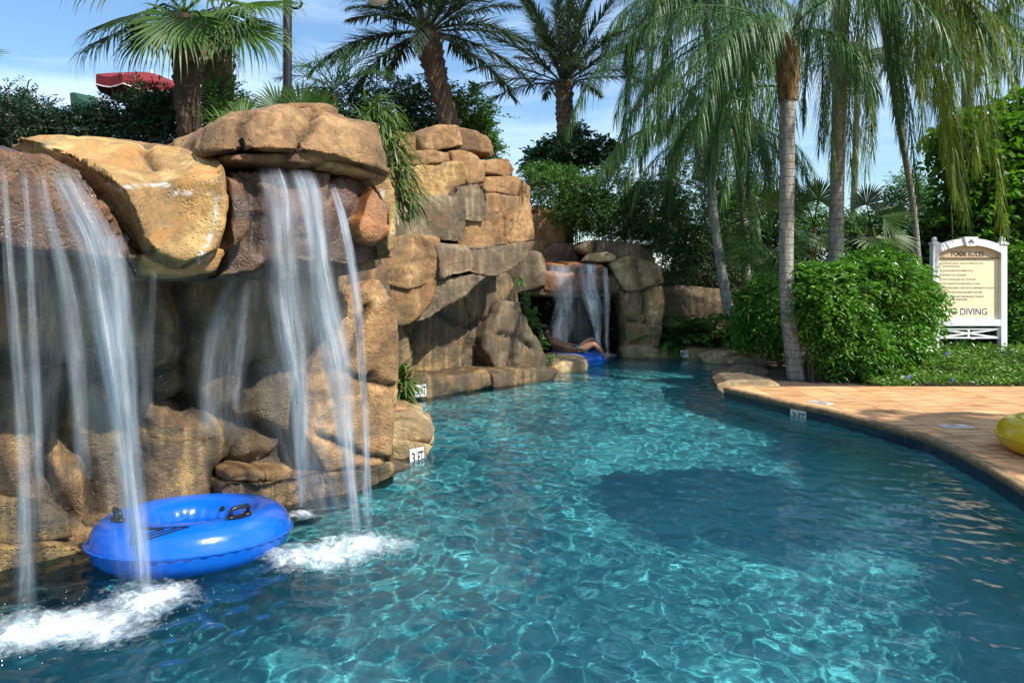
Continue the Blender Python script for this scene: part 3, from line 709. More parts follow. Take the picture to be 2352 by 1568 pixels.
mb = MB(); mb.add([(cm-.115, SD-.075, sz(544.5)), (cm+.115, SD-.075, sz(544.5)), (cm+.072, SD-.075, sz(565.5)), (cm-.072, SD-.075, sz(565.5)), (cm-.115, SD+.06, sz(544.5)), (cm+.115, SD+.06, sz(544.5)), (cm+.072, SD+.06, sz(565.5)), (cm-.072, SD+.06, sz(565.5))], [(0, 3, 2, 1), (4, 5, 6, 7), (0, 1, 5, 4), (1, 2, 6, 5), (2, 3, 7, 6), (3, 0, 4, 7)])
ks = mb.build('keystone', M['white'], sg)
mb = MB()                                               # three little blue palms on the keystone
for dx, dz, s in ((0, .012, 1.0), (-.03, -.012, .8), (.03, -.014, .8)):
    b0 = np.array([cm+dx, SD-.0775, sz(555)+dz]); mb.box(b0+(0, 0, -.02*s), (.007, .003, .05*s))
    for a in (-2.6, -2.0, -1.1, -.4, .3, 2.9):
        e1 = np.array([math.cos(a), 0, math.sin(a)*.8+.25])*.024*s; mb.box(b0+(0, 0, .008*s)+e1*.5, (.024*s, .003, .007*s), R=np.array([[math.cos(a), 0, -math.sin(a)], [0, 1, 0], [math.sin(a), 0, math.cos(a)]]))
q = mb.build('palm_emblem', M['inkb']); q.parent = ks
mb = MB(); mb.box((cm, SD, (sz(733)+sz(748))/2), (xb-xa, .09, sz(733)-sz(748))); mb.build('lower_rail', M['white'], sg)
mb = MB(); zt, zb = sz(753.5), sz(777); hx = (xb-xa)/2
for z in (zt-.012, zb+.012): mb.box((cm, SD, z), (xb-xa, .036, .026))
for x in (xa+.014, xb-.014): mb.box((x, SD, (zt+zb)/2), (.028, .032, zt-zb))
mb.box((cm, SD, (zt+zb)/2), (.032, .030, zt-zb))
an = math.atan2(zt-zb-.03, xb-xa-.05); ln = math.hypot(zt-zb-.03, xb-xa-.05)
for s_, yy in ((1, 0.0), (-1, .004)): mb.box((cm, SD+yy, (zt+zb)/2), (ln, .026, .028), R=np.array([[math.cos(an*s_), 0, -math.sin(an*s_)], [0, 1, 0], [math.sin(an*s_), 0, math.cos(an*s_)]]))
mb.build('lattice', M['white'], sg)
TR, TU = (1, 0, 0), (0, 0, 1)
text('heading', sg, 'ink', 'POOL RULES', sx(2186), sx(2261), .085, (0, SD+.010, sz(583)), TR, TU, .012)
text('warning', sg, 'inkb', 'NO DIVING', sx(2171), sx(2268), .112, (0, SD+.010, sz(715.5)), TR, TU, .006)
for s_, y_, x1_ in (('NO FOOD, DRINK, GLASS OR ANIMALS IN POOL', 605, 2260), ('OR ON POOL DECK', 611.6, 2206), ('SHOWER BEFORE ENTERING POOL', 621.6, 2236), ('BATHING LOAD 160 PERSONS', 631.6, 2220), ('POOL HOURS 10:00 A.M. TO 6:00 P.M.', 641.6, 2242), ('ONLY RADIOS WITH EARPHONES ALLOWED', 651.4, 2252), ('CHILDREN UNDER 12 MUST BE ACCOMPANIED BY AN ADULT', 661.2, 2286), ('POOL CLOSED DURING INCLEMENT WEATHER', 671.2, 2257), ('DIAPER DEPENDANT CHILDREN MUST WEAR AN', 681, 2261), ('APPROPRIATE SWIM DIAPER', 687.8, 2223), ('NO SMOKING', 698, 2192)):
    text('rule_line', sg, 'inkr', s_, sx(2167), sx(x1_), .027, (0, SD+.0105, sz(y_)), TR, TU, .01)
    if y_ not in (611.6, 687.8):
        mb = MB(); mb.tube([(sx(2162.5), SD+.0105, sz(y_)), (sx(2162.5), SD+.009, sz(y_))], .011, 8); mb.build('bullet', M['inkb'], sg)

# ---------------------------------------------------------------- swim tubes
def swim_tube(label, mat, c, R0, r0, tilt=(0, 0, 0), full=True, group='inflatable swim tubes'):
    from mathutils import Euler
    RM = np.array(Euler(tilt).to_matrix()); c = np.asarray(c, float)
    def pt(u, v, off=0.0):
        u = np.asarray(u, float); v = np.asarray(v, float); rr = r0+off
        q = np.stack([(R0+rr*np.cos(v))*np.cos(u), (R0+rr*np.cos(v))*np.sin(u), rr*.94*np.sin(v)], -1); return q@RM.T+c
    nu, nv = 120, 36; U, V = np.meshgrid(np.linspace(0, 2*PI, nu, endpoint=False), np.linspace(0, 2*PI, nv, endpoint=False), indexing='ij')
    seam = np.exp(-(np.minimum(V, 2*PI-V)/.10)**2); wr = .006*seam*(1+.5*np.sin(U*44))-.0045*np.exp(-((np.minimum(V, 2*PI-V)-.26)/.12)**2)*(.5+.5*np.sin(U*44))
    wr = wr+.006*np.exp(-((V-PI)/.4)**2)*np.sin(U*26)
    o = empty('swim_tube', c, label, 'swim tube', group)
    v = pt(U, V, wr).reshape(-1, 3); i = np.arange(nu)[:, None]; j = np.arange(nv)[None]
    q = np.stack([i*nv+j, ((i+1) % nu)*nv+j, ((i+1) % nu)*nv+(j+1) % nv, i*nv+(j+1) % nv], -1).reshape(-1, 4)
    mb = MB(); mb.add(v, q); body = mb.build('inflated_ring', M[mat], o, True)
    mb = MB(); uu = np.linspace(0, 2*PI, 240); vv = np.concatenate([pt(uu, uu*0+.03, .004+.004*np.sin(uu*44)), pt(uu, uu*0+.0, .014+.004*np.sin(uu*44)), pt(uu, uu*0-.03, .004+.004*np.sin(uu*44))]); n_ = 240
    k = np.arange(n_-1); mb.add(vv, np.concatenate([np.stack([k, k+1, n_+k+1, n_+k], 1), np.stack([n_+k, n_+k+1, 2*n_+k+1, 2*n_+k], 1)])); q_ = mb.build('seam', M[mat]); q_.parent = body
    if full:
        for u0, v0 in ((-.92, 1.42), (-2.72, 1.45)):
            h = MB(); du = .16
            pl = MB(); uu = np.linspace(u0-du*1.25, u0+du*1.25, 13); wv = .16*np.sqrt(np.clip(1-((uu-u0)/(du*1.27))**2, 0, 1))+.02
            top = [pt(uu, v0-wv, .006), pt(uu, v0-wv*.5, .009), pt(uu, v0+wv*.5, .009), pt(uu, v0+wv, .006)]; vv = np.concatenate(top); k = np.arange(12)
            pl.add(vv, np.concatenate([np.stack([a*13+k, a*13+k+1, (a+1)*13+k+1, (a+1)*13+k], 1) for a in range(3)])); hb = pl.build('handle', M['black'], o)
            path = [pt(u0-du*.85, v0, .0), pt(u0-du*.85, v0, .042), pt(u0-du*.7, v0, .056), pt(u0, v0, .06), pt(u0+du*.7, v0, .056), pt(u0+du*.85, v0, .042), pt(u0+du*.85, v0, .0)]
            h.tube(path, .0115, 8); g_ = h.build('grip', M['black'], None, True); g_.parent = hb
            for e in (-.78, .78): b_ = MB(); b_.tube([pt(u0+du*e, v0, .0), pt(u0+du*e, v0, .016)], .02, 10); f_ = b_.build('grip_foot', M['black'], None, True); f_.parent = hb
        lg = MB()                                        # printed nested triangles
        def strip(a, b, w=.012):
            w = w*.36
            a = np.array(a); b = np.array(b); n_ = 10; t = np.linspace(0, 1, n_)[:, None]; p_ = a+(b-a)*t; d_ = (b-a)/np.linalg.norm(b-a); s_ = np.array([-d_[1]*r0/R0, d_[0]*R0/r0*.6])*w/.3
            A_, B_ = p_+s_, p_-s_; vv = np.concatenate([pt(A_[:, 0], A_[:, 1], .0016), pt(B_[:, 0], B_[:, 1], .0016)]); k = np.arange(n_-1); lg.add(vv, np.stack([k, k+1, n_+k+1, n_+k], 1))
        a0 = (-2.18, 1.28); a1 = (-1.55, 1.25); a2 = (-2.10, .52)
        for k in range(3):
            f = 1-.3*k; cc = np.array([-2.0, 1.1]); p_ = [cc+(np.array(q)-cc)*f for q in (a0, a1, a2)]
            strip(p_[0], p_[2], .02); strip(p_[2], p_[1], .022); 
            if k != 1: strip(p_[0], p_[1], .02)
        lg.build('printed_emblem', M['black'], o)
        vb = MB(); vb.tube([pt(1.0, 2.6, -.002), pt(1.0, 2.6, .012)], .014, 10); vb.build('valve', M['black'], o)
    return o
swim_tube('blue vinyl swim tube with black handles floating under the near waterfall', 'blue', (-1.83, 3.93, .07), .385, .145, (-.09, .03, .35))
swim_tube('yellow swim tube lying on the paving at the right picture edge', 'yellow', (4.52, 5.42, .128+.135), .42, .142, (0, 0, .8))
swim_tube('distant blue swim tube carrying a reclining person by the cave', 'blue', (1.20, 12.75, .09), .40, .15, (0, .02, 1.2))

# ---------------------------------------------------------------- the person lying in the far tube
def skin_chain(name, verts, edges, radii, mat, parent, root=0, sub=2):
    me = bpy.data.meshes.new(name); me.from_pydata([tuple(v) for v in verts], edges, [])
    o = bpy.data.objects.new(name, me); COL.objects.link(o)
    md = o.modifiers.new('skin', 'SKIN'); md.use_smooth_shade = True; md.branch_smoothing = .6
    for i, r_ in enumerate(radii): me.skin_vertices[0].data[i].radius = (r_, r_) if np.isscalar(r_) else r_
    me.skin_vertices[0].data[root].use_root = True
    s_ = o.modifiers.new('sub', 'SUBSURF'); s_.levels = sub; s_.render_levels = sub
    m2 = bpy.data.meshes.new_from_object(o.evaluated_get(bpy.context.evaluated_depsgraph_get())); bpy.data.objects.remove(o); m2.name = name
    return link(name, m2, M[mat], parent, True)
pc = np.array([1.13, 12.75, 0.0])
B_ = {}; V_ = []; E_ = []; R_ = []
def jn(k, p, r_, par=None):
    B_[k] = len(V_); V_.append(pc+np.array(p)); R_.append(r_)
    if par: E_.append((B_[par], B_[k]))
jn('pelvis', (.02, 0, .20), (.13, .15)); jn('waist', (-.12, 0, .24), (.11, .135), 'pelvis'); jn('chest', (-.27, 0, .33), (.12, .155), 'waist'); jn('collar', (-.38, 0, .42), (.08, .11), 'chest')
jn('neck', (-.43, 0, .475), .05, 'collar'); jn('head', (-.47, -.01, .54), (.078, .075), 'neck'); jn('brow', (-.475, -.02, .61), (.082, .078), 'head'); jn('crown', (-.50, -.01, .665), (.055, .055), 'brow')
jn('nose', (-.435, -.085, .585), .014, 'brow')
for s_, nm in ((-1, 'a'), (1, 'b')):
    jn('sh'+nm, (-.36, s_*.17, .39), .058, 'collar'); jn('el'+nm, (-.14, s_*.36, .33), .042, 'sh'+nm); jn('wr'+nm, (.10, s_*.40, .30), .028, 'el'+nm); jn('pa'+nm, (.16, s_*.40, .285), (.034, .018), 'wr'+nm)
    for f in range(4): jn('f%d'%f+nm, (.215-abs(f-1.4)*.006, s_*(.375+.017*f), .278), .009, 'pa'+nm); jn('g%d'%f+nm, (.25-abs(f-1.4)*.01, s_*(.372+.018*f), .258), .008, 'f%d'%f+nm)
    jn('th'+nm, (.17, s_*.355, .275), .010, 'pa'+nm); jn('ti'+nm, (.205, s_*.338, .265), .009, 'th'+nm)
    jn('hi'+nm, (.08, s_*.09, .22), .088, 'pelvis'); jn('kn'+nm, (.38, s_*.12, .42+.04*s_), .062, 'hi'+nm); jn('ca'+nm, (.49, s_*.12, .27), .054, 'kn'+nm); jn('an'+nm, (.60, s_*.10, .10), .036, 'ca'+nm); jn('to'+nm, (.69, s_*.10, .17), (.04, .026), 'an'+nm)
pe = empty('person', pc+np.array([0, 0, .2]), 'person in teal shorts lying back in the distant blue tube', 'person')
body = skin_chain('body', V_, E_, R_, 'skin', pe)
hp = [pc+np.array(q) for q in ((-.525, .015, .62), (-.515, .0, .675), (-.54, .03, .58))]
skin_chain('hair', hp, [(0, 1), (0, 2)], [.088, .066, .06], 'hair', pe)
skin_chain('shorts', [pc+np.array(q) for q in ((-.05, 0, .215), (.05, 0, .21), (.12, .095, .235), (.28, .11, .33), (.12, -.095, .235), (.28, -.11, .30))], [(0, 1), (1, 2), (2, 3), (1, 4), (4, 5)], [(.14, .155), (.14, .16), .105, .09, .105, .09], 'shorts', pe)
for dy in (-.03, .03):
    bm = bmesh.new(); bmesh.ops.create_uvsphere(bm, u_segments=8, v_segments=6, radius=.011, matrix=Matrix.Translation(Vector(pc)+Vector((-.415+abs(dy)*.1, -.07+dy*.9, .605+dy*.3)))); me = bpy.data.meshes.new('eye'); bm.to_mesh(me); bm.free(); link('eye', me, M['hair'], pe)

# ---------------------------------------------------------------- umbrella, panel, posts, lamps
uc = P(348, 168, 14.0); o = empty('parasol', np.array([uc[0], uc[1], tz(uc[0], uc[1])]), 'large red canvas parasol showing above the left hedge', 'parasol')
def cone(rad, z0, n=8, sag=.06):
    v = [uc+np.array([0, 0, 0])]; m_ = 6; Tm = np.array(Matrix.Rotation(.10, 3, 'Y'))
    for k in range(1, m_+1):
        for j in range(n*4):
            a = j/(n*4)*2*PI; f = k/m_; t = (j % 4)/4; rr = rad*f*(1-.10*math.sin(t*PI)*f)
            v.append(uc+Tm@np.array([rr*math.cos(a), rr*math.sin(a), z0*f**1.25-sag*math.sin(t*PI)*f]))
    q = [(1+(k-1)*n*4+j, 1+(k-1)*n*4+(j+1) % (n*4), 1+k*n*4+(j+1) % (n*4), 1+k*n*4+j) for k in range(1, m_) for j in range(n*4)]; t_ = [(0, 1+(j+1) % (n*4), 1+j) for j in range(n*4)]
    return v, q, t_
v, q, t_ = cone(.98, -.30); mb = MB(); mb.add(v, q, t_)
cp = mb.build('canopy', M['red'], o, True)
e = np.array(v[-32:]); mb = MB(); low = e+np.array([0, 0, -.20]); mb.add(np.concatenate([e, low]), [(j, (j+1) % 32, 32+(j+1) % 32, 32+j) for j in range(32)]); q_ = mb.build('valance', M['red']); q_.parent = cp
mb = MB(); mb.tube(np.concatenate([low, low[:1]]), .012, 5, False); q_ = mb.build('trim', M['white']); q_.parent = cp
for j in range(8): mb = MB(); mb.tube([uc+(0, 0, -.25), e[j*4]+(0, 0, -.02)], .012, 5); mb.build('rib', M['white'], o)
mb = MB(); mb.tube([np.array([uc[0], uc[1], tz(uc[0], uc[1])]), uc+(0, 0, .02)], .025, 8); mb.build('pole', M['white'], o)
mb = MB(); mb.tube([uc+(0, 0, -.01), uc+(0, 0, .03), uc+(0, 0, .07)], [.03, .035, .012], 8); mb.build('finial', M['white'], o)
D_ = 12.0; ol = [(160, 214), (170, 212), (176, 218), (178, 224), (200, 234), (238, 256), (215, 266), (170, 262), (163, 244)]
f_ = [P(x, y, D_) for x, y in ol]; b_ = [q+np.array([.12, .4, .03]) for q in f_]; n_ = len(ol); mb = MB(); mb.add(f_+b_, [(i, (i+1) % n_, n_+(i+1) % n_, n_+i) for i in range(n_)])
me = bpy.data.meshes.new('shade_panel'); bm = bmesh.new(); vs = [bm.verts.new(x) for x in f_+b_]
for i in range(n_): bm.faces.new((vs[i], vs[(i+1) % n_], vs[n_+(i+1) % n_], vs[n_+i]))
bm.faces.new(vs[:n_]); bm.faces.new(vs[n_:][::-1]); bmesh.ops.recalc_face_normals(bm, faces=bm.faces); bm.to_mesh(me); bm.free()
e_ = empty('shade_panel', (f_[0][0], D_, tz(f_[0][0], D_)), 'dark green curved panel sticking up above the hedge left of the red parasol', 'panel')
link('panel', me, M['green'], e_); mb = MB(); mb.tube([gp(190, D_+.2), P(190, 250, D_+.2)], .03, 8); mb.build('support', M['iron'], e_)
mb = MB(); mb.tube([gp(232, 11.0), P(232, 224, 11.0)], .025, 8); tag(mb.build('thin_post', M['post_tan']), 'thin tan post standing in the hedge left of the red parasol', 'post')
def lamp(label, px, d, w, ytop, arm=None):
    b0 = gp(px, d); t0 = P(px, ytop, d); o = empty('lamp_post', b0, label, 'lamp post', 'black lamp posts'); mb = MB()
    n_ = 12; path = [b0, b0+(0, 0, .5), t0]; mb.tube(path, [w*.62, w*.5, w*.46], 12); mb.build('post', M['iron'], o)
    mb = MB(); mb.tube([b0, b0+(0, 0, .12), b0+(0, 0, .22), b0+(0, 0, .5)], [w*1.2, w*1.1, w*.8, w*.62], 14); mb.build('base', M['iron'], o)
    if arm:
        mb = MB(); a0 = P(px, ytop+40, d); g0 = P(*arm, d); top = g0+np.array([0, 0, .42])
        mb.tube([a0, a0+(.25, 0, .18), (a0+top)/2+(0, 0, .2), top+(0, 0, .02), top-(0, 0, .12)], .028, 8); mb.build('arm', M['iron'], o)
        sp = np.linspace(0, 4.6, 26); c0 = P(px+22, 4, d); mb = MB(); mb.tube(np.stack([c0[0]+(.10-.017*sp)*np.cos(sp-2.6), c0[1]+sp*0, c0[2]+(.10-.017*sp)*np.sin(sp-2.6)], 1), .016, 6); mb.build('scroll_bracket', M['iron'], o)
        bm = bmesh.new(); bmesh.ops.create_uvsphere(bm, u_segments=24, v_segments=14, radius=.175, matrix=Matrix.Translation(Vector(g0)+Vector((0, 0, .1)))); me = bpy.data.meshes.new('globe'); bm.to_mesh(me); bm.free(); link('globe', me, M['globe'], o, True)
        mb = MB(); mb.tube([top-(0, 0, .16), top-(0, 0, .10)], [.09, .05], 12); mb.build('globe_cap', M['iron'], o)
lamp('black lamp post with a white globe beside the fan palms', 660, 8.4, .118, -90, (866, -2))
lamp('dark lamp post behind the vine mass at upper right', 2215, 19.0, .17, -60)
c0 = G(1902, 878, .08); c0 = np.array([5.05, 10.0, tz(5.05, 10.0)]); o = empty('garden_light', c0, 'small dark garden spike light in the mulch before the big shrub', 'garden light')
mb = MB(); mb.tube([c0, c0+(0, 0, .22)], .01, 6); mb.build('spike', M['iron'], o); mb = MB(); mb.tube([c0+(0, 0, .2), c0+(0, 0, .215), c0+(0, 0, .25)], [.075, .075, .015], 12); mb.build('hood', M['iron'], o)

# ---------------------------------------------------------------- falling water
m = N('falling_water'); uu = m.attr('uu'); vv = m.attr('vv'); st = m.attr('str'); sd = m.attr('var')
cx_ = m.n('CombineXYZ'); m.l(m.math('MULTIPLY', uu, 1.0), cx_.inputs[0]); m.l(m.math('MULTIPLY', vv, 1.0), cx_.inputs[1]); m.l(sd, cx_.inputs[2])
def streak(sx_, sy_, det):
    mp = m.n('Mapping'); m.l(cx_.outputs[0], mp.inputs[0]); mp.inputs['Scale'].default_value = (sx_, sy_, 37.0); return m.noise(mp.outputs[0], 1.0, det, .6)
s1 = streak(26, 1.5, 4); s2 = streak(150, 3.0, 4); s3 = streak(420, 30, 2)
a = m.math('ADD', m.math('MULTIPLY', m.ramp(s1, [(.34, 0.18), (.75, 1.0)]), .62), m.math('MULTIPLY', m.ramp(s2, [(.48, 0.0), (.80, 1.0)]), .5))
a = m.math('ADD', a, m.math('MULTIPLY', m.ramp(s3, [(.66, 0.0), (.74, 1.0)]), .5))
a = m.math('MULTIPLY', a, m.ramp(streak(9, 3.2, 4), [(.32, .45), (.65, 1.25)]))
a = m.math('MULTIPLY', a, st, True)
df = m.n('BsdfDiffuse'); df.inputs[0].default_value = (.82, .88, .95, 1); tr = m.n('BsdfTranslucent'); tr.inputs[0].default_value = (.82, .88, .95, 1)
gl = m.n('BsdfGlossy'); gl.inputs[0].default_value = (1, 1, 1, 1); gl.inputs['Roughness'].default_value = .22
ms = m.n('MixShader'); ms.inputs[0].default_value = .5; m.l(df.outputs[0], ms.inputs[1]); m.l(tr.outputs[0], ms.inputs[2])
m2_ = m.n('MixShader'); m2_.inputs[0].default_value = .22; m.l(ms.outputs[0], m2_.inputs[1]); m.l(gl.outputs[0], m2_.inputs[2])
tp = m.n('BsdfTransparent'); m3_ = m.n('MixShader'); m.l(a, m3_.inputs[0]); m.l(tp.outputs[0], m3_.inputs[1]); m.l(m2_.outputs[0], m3_.inputs[2])
M['fall'] = m.done(m3_.outputs[0])
m = N('white_foam'); g = m.geo(); ed = m.attr('str')
n1 = m.noise(g, 8, 8, .72, 1.6); n2 = m.noise(g, 48, 5, .75, .6)
a = m.math('ADD', m.math('MULTIPLY', n1, 1.1), m.math('MULTIPLY', n2, .7)); n3 = m.noise(g, 3.2, 4, .6)
a = m.math('ADD', a, m.math('MULTIPLY', n3, .8)); a = m.math('SUBTRACT', m.math('ADD', a, m.math('MULTIPLY', ed, 1.15)), 1.92)
a = m.ramp(a, [(.0, 0.0), (.28, .25), (.55, .75), (.8, .97)])
df = m.n('BsdfDiffuse'); df.inputs[0].default_value = (.78, .87, .93, 1); tp = m.n('BsdfTransparent'); ms = m.n('MixShader'); m.l(a, ms.inputs[0]); m.l(tp.outputs[0], ms.inputs[1]); m.l(df.outputs[0], ms.inputs[2])
M['foam'] = m.done(ms.outputs[0])
m = N('water_drop'); b = m.n('BsdfPrincipled'); b.inputs['Base Color'].default_value = (.9, .94, .97, 1); b.inputs['Roughness'].default_value = .15; M['drop'] = m.done(b.outputs[0])

def sheet(mb_, knots, d0, d1, al, r, fade=(.04, .12), depth=.03):
    kn = np.array(knots, float); y = kn[:, 1]; nv = 70; nu = max(7, int(kn[:, 2].max()/6)); yy = np.linspace(y[0], y[-1], nv)
    # smooth knots
    sm = smooth_poly([np.array(k) for k in kn], 10); o_ = np.argsort(sm[:, 1]); sm = sm[o_]
    xc = np.interp(yy, sm[:, 1], sm[:, 0]); w = np.interp(yy, sm[:, 1], sm[:, 2])*1.2; t = (yy-y[0])/(y[-1]-y[0]); d = d0+(d1-d0)*t
    u = np.linspace(-1, 1, nu); seed = r.uniform(0, 50)
    V = []; 
    for i in range(nv):
        wk = min(1, w[i]/60); px = xc[i]+u*w[i]*.5*(1+.18*math.sin(seed+t[i]*9))+wk*5*math.sin(seed*3+t[i]*7)+wk*2.5*noise3(np.stack([u*3+seed, np.full(nu, t[i]*9), u*0], 1), 17)*2
        dd = d[i]+depth*noise3(np.stack([u*2.2+seed, np.full(nu, t[i]*3.0), u*0], 1), 7)*2-.02*(1-u*u)
        V.append(np.stack([(px-1176)/F*dd, dd, EYE-(yy[i]-650)/F*dd], 1))
    V = np.concatenate(V); Ug = np.tile(u, nv); Tg = np.repeat(t, nu)
    wm = np.interp(yy, sm[:, 1], sm[:, 2])*np.mean(d)/F; length = abs(yy[-1]-yy[0])/F*np.mean(d)
    s_ = al*np.clip(1-Ug**2, 0, 1)**1.1*sstep(Tg, 0, fade[0])*(1-.75*sstep(Tg, 1-fade[1], 1))
    i = np.arange(nv-1)[:, None]*nu; j = np.arange(nu-1)[None]; q = np.stack([i+j, i+j+1, i+nu+j+1, i+nu+j], -1).reshape(-1, 4)
    mb_.add(V, q, None, np.full(len(V), seed)); mb_.uu.append(Ug*np.mean(wm)*.5); mb_.vv.append(Tg*length); mb_.st.append(s_)
def waterfall(label, streams, splashes, ndrop, seed, drops_r=.0020):
    r = np.random.default_rng(seed); c0 = G(*splashes[0][:2]); o = empty('waterfall', c0, label, 'waterfall', 'waterfalls over the rocks')
    for kn, d0, d1, al in streams:
        mb_ = MB(); mb_.uu = []; mb_.vv = []; mb_.st = []
        sheet(mb_, kn, d0, d1, al, r); k2 = [(x+r.normal()*w*.08, y, w*.8) for x, y, w in kn]; sheet(mb_, k2, d0+.05, d1+.05, al*.8, r)
        f = [np.concatenate(mb_.q)]
        me = mk('stream', np.concatenate(mb_.v), f, {'var': np.concatenate(mb_.a), 'uu': np.concatenate(mb_.uu), 'vv': np.concatenate(mb_.vv), 'str': np.concatenate(mb_.st)})
        link('stream', me, M['fall'], o, True)
    dv = MB(); oc = np.array([(1, 0, 0), (-1, 0, 0), (0, 1, 0), (0, -1, 0), (0, 0, 1), (0, 0, -1)], float); of = [(0, 2, 4), (2, 1, 4), (1, 3, 4), (3, 0, 4), (2, 0, 5), (1, 2, 5), (3, 1, 5), (0, 3, 5)]
    for px, py, rx, ry, hh in splashes:
        c = G(px, py); n_ = 64; g1 = np.linspace(-1, 1, n_); XX, YY = np.meshgrid(g1, g1); rad = np.hypot(XX, YY).ravel(); x = c[0]+XX.ravel()*rx; y = c[1]+YY.ravel()*ry
        core = np.exp(-(rad/.5)**2); z = .012+hh*core*(.35+.9*np.clip(fbm(np.stack([x*13, y*13, x*0], 1), 4, seed), -.3, 1))+.02*fbm(np.stack([x*6, y*6, x*0], 1), 2, seed)*np.exp(-rad**2)
        i = np.arange(n_-1)[:, None]*n_; j = np.arange(n_-1)[None]; q = np.stack([i+j, i+j+1, i+n_+j+1, i+n_+j], -1).reshape(-1, 4)
        q = q[(rad[q] < 1).all(1)]
        link('foam', mk('foam', np.stack([x, y, np.maximum(z, .008)], 1), q, {'str': np.clip(1-rad**1.3, 0, 1)}), M['foam'], o, True)
        k = int(ndrop*rx*.06); a = r.uniform(0, 2*PI, k); rr = np.sqrt(r.uniform(0, 1, k))**1.0; ps = np.stack([c[0]+rx*rr*np.cos(a)*.95, c[1]+ry*rr*np.sin(a)*.95, .015+r.exponential(hh*.75, k)*(1.15-rr)], 1)
        s_ = drops_r*r.uniform(.25, 1.0, k)**1.5
        dv.add((ps[:, None]+oc[None]*s_[:, None, None]).reshape(-1, 3), None, (np.arange(k)[:, None, None]*6+np.array(of)[None]).reshape(-1, 3))
    for kn, d0, d1, al in streams:                        # loose drops beside the streams
        k = int(70*al); kn = np.array(kn, float); t = r.uniform(.15, 1, k); y = kn[0, 1]+(kn[-1, 1]-kn[0, 1])*t; x = np.interp(y, kn[:, 1], kn[:, 0])+r.normal(0, .7, k)*np.interp(y, kn[:, 1], kn[:, 2]); d = d0+(d1-d0)*t+r.normal(0, .04, k)
        ps = np.stack([(x-1176)/F*d, d, EYE-(y-650)/F*d], 1); s_ = drops_r*.55*r.uniform(.3, 1, k)[:, None, None]*np.array([.7, .7, 2.2])
        dv.add((ps[:, None]+oc[None]*s_).reshape(-1, 3), None, (np.arange(k)[:, None, None]*6+np.array(of)[None]).reshape(-1, 3))
    sp_ = dv.build('spray', M['drop'], o); sp_['kind'] = 'stuff'
    return o
dl = lambda y: EYE*F/(y-650)
WF = 1.35
waterfall('near waterfall pouring off the dark wet rock at the left edge', [
    ([(142, 392, 70), (185, 470, 80), (225, 560, 84), (246, 680, 84), (264, 820, 82), (284, 1000, 74), (304, 1140, 60), (322, 1270, 42), (334, 1380, 30)], 2.98, dl(1385), 1.3),
    ([(262, 532, 50), (270, 640, 50), (278, 760, 46), (288, 900, 40), (298, 1040, 40)], 2.96, 3.02, .7),
    ([(8, 372, 20), (20, 560, 22), (34, 760, 26), (46, 960, 34), (56, 1200, 44), (62, 1440, 50)], 2.80, dl(1450), .62),
    ([(54, 390, 14), (66, 560, 18), (76, 760, 24), (84, 960, 26), (92, 1150, 26)], 2.88, 2.95, .5),
    ([(92, 390, 26), (120, 520, 34), (150, 640, 40), (168, 800, 44), (182, 950, 46), (195, 1100, 44)], 2.94, 2.98, .45),
    ([(165, 480, 150), (200, 640, 190), (235, 850, 190), (270, 1050, 160), (310, 1280, 110), (330, 1380, 80)], 3.02, dl(1385)+.06, .22),
    ([(60, 470, 130), (70, 700, 130), (80, 950, 130), (90, 1250, 120)], 2.92, 2.98, .14),
    ([(352, 620, 16), (345, 700, 26), (336, 820, 34), (330, 960, 40)], 3.32, 3.34, .28)],
    [(335, 1388, .50, .40, .06), (60, 1455, .50, .42, .05), (190, 1450, .6, .36, .02)], 2600, 201)
waterfall('second waterfall falling in front of the recessed wall right of the blue tube', [
    ([(622, 384, 60), (638, 450, 70), (648, 560, 66), (662, 700, 64), (678, 840, 58), (688, 960, 44), (690, 1060, 30), (690, 1165, 22)], 3.90, 3.95, 1.05),
    ([(690, 388, 56), (712, 450, 60), (732, 560, 58), (748, 700, 64), (770, 850, 58), (790, 990, 44), (808, 1120, 30), (822, 1240, 26)], 3.92, 3.93, 1.15),
    ([(762, 420, 16), (786, 500, 18), (808, 620, 20), (826, 780, 22), (838, 950, 20), (844, 1100, 18), (848, 1240, 16)], 4.05, 3.96, 1.1),
    ([(690, 420, 150), (690, 600, 210), (700, 760, 230), (720, 950, 200), (755, 1120, 150), (790, 1250, 110)], 3.97, 3.98, .34),
    ([(560, 640, 70), (530, 760, 110), (515, 900, 120), (510, 1010, 120)], 4.12, 4.14, .22),
    ([(548, 620, 20), (510, 680, 34), (490, 780, 40), (478, 900, 44), (474, 1000, 44)], 4.05, 4.1, .38),
    ([(585, 590, 18), (560, 700, 22), (548, 820, 24), (540, 940, 26)], 4.02, 4.06, .36)],
    [(830, 1262, .54, .44, .08), (725, 1282, .54, .40, .07), (690, 1185, .2, .2, .02)], 3000, 202)
waterfall('small far waterfall dropping from the orange wet ledge into the dark cave mouth', [
    ([(1290, 606, 52), (1292, 640, 50), (1290, 700, 44), (1288, 760, 38), (1286, 806, 32)], 13.62, 13.5, .75),
    ([(1350, 604, 46), (1354, 640, 42), (1362, 700, 32), (1370, 760, 18), (1376, 812, 16)], 13.62, 13.45, 1.15),
    ([(1388, 612, 14), (1391, 660, 14), (1394, 740, 12), (1395, 810, 10)], 13.6, 13.5, .9),
    ([(1325, 606, 130), (1328, 680, 125), (1332, 760, 115), (1336, 810, 105)], 13.7, 13.6, .10)],
    [(1375, 817, .75, .6, .08), (1290, 812, .4, .4, .04)], 500, 203, .010)
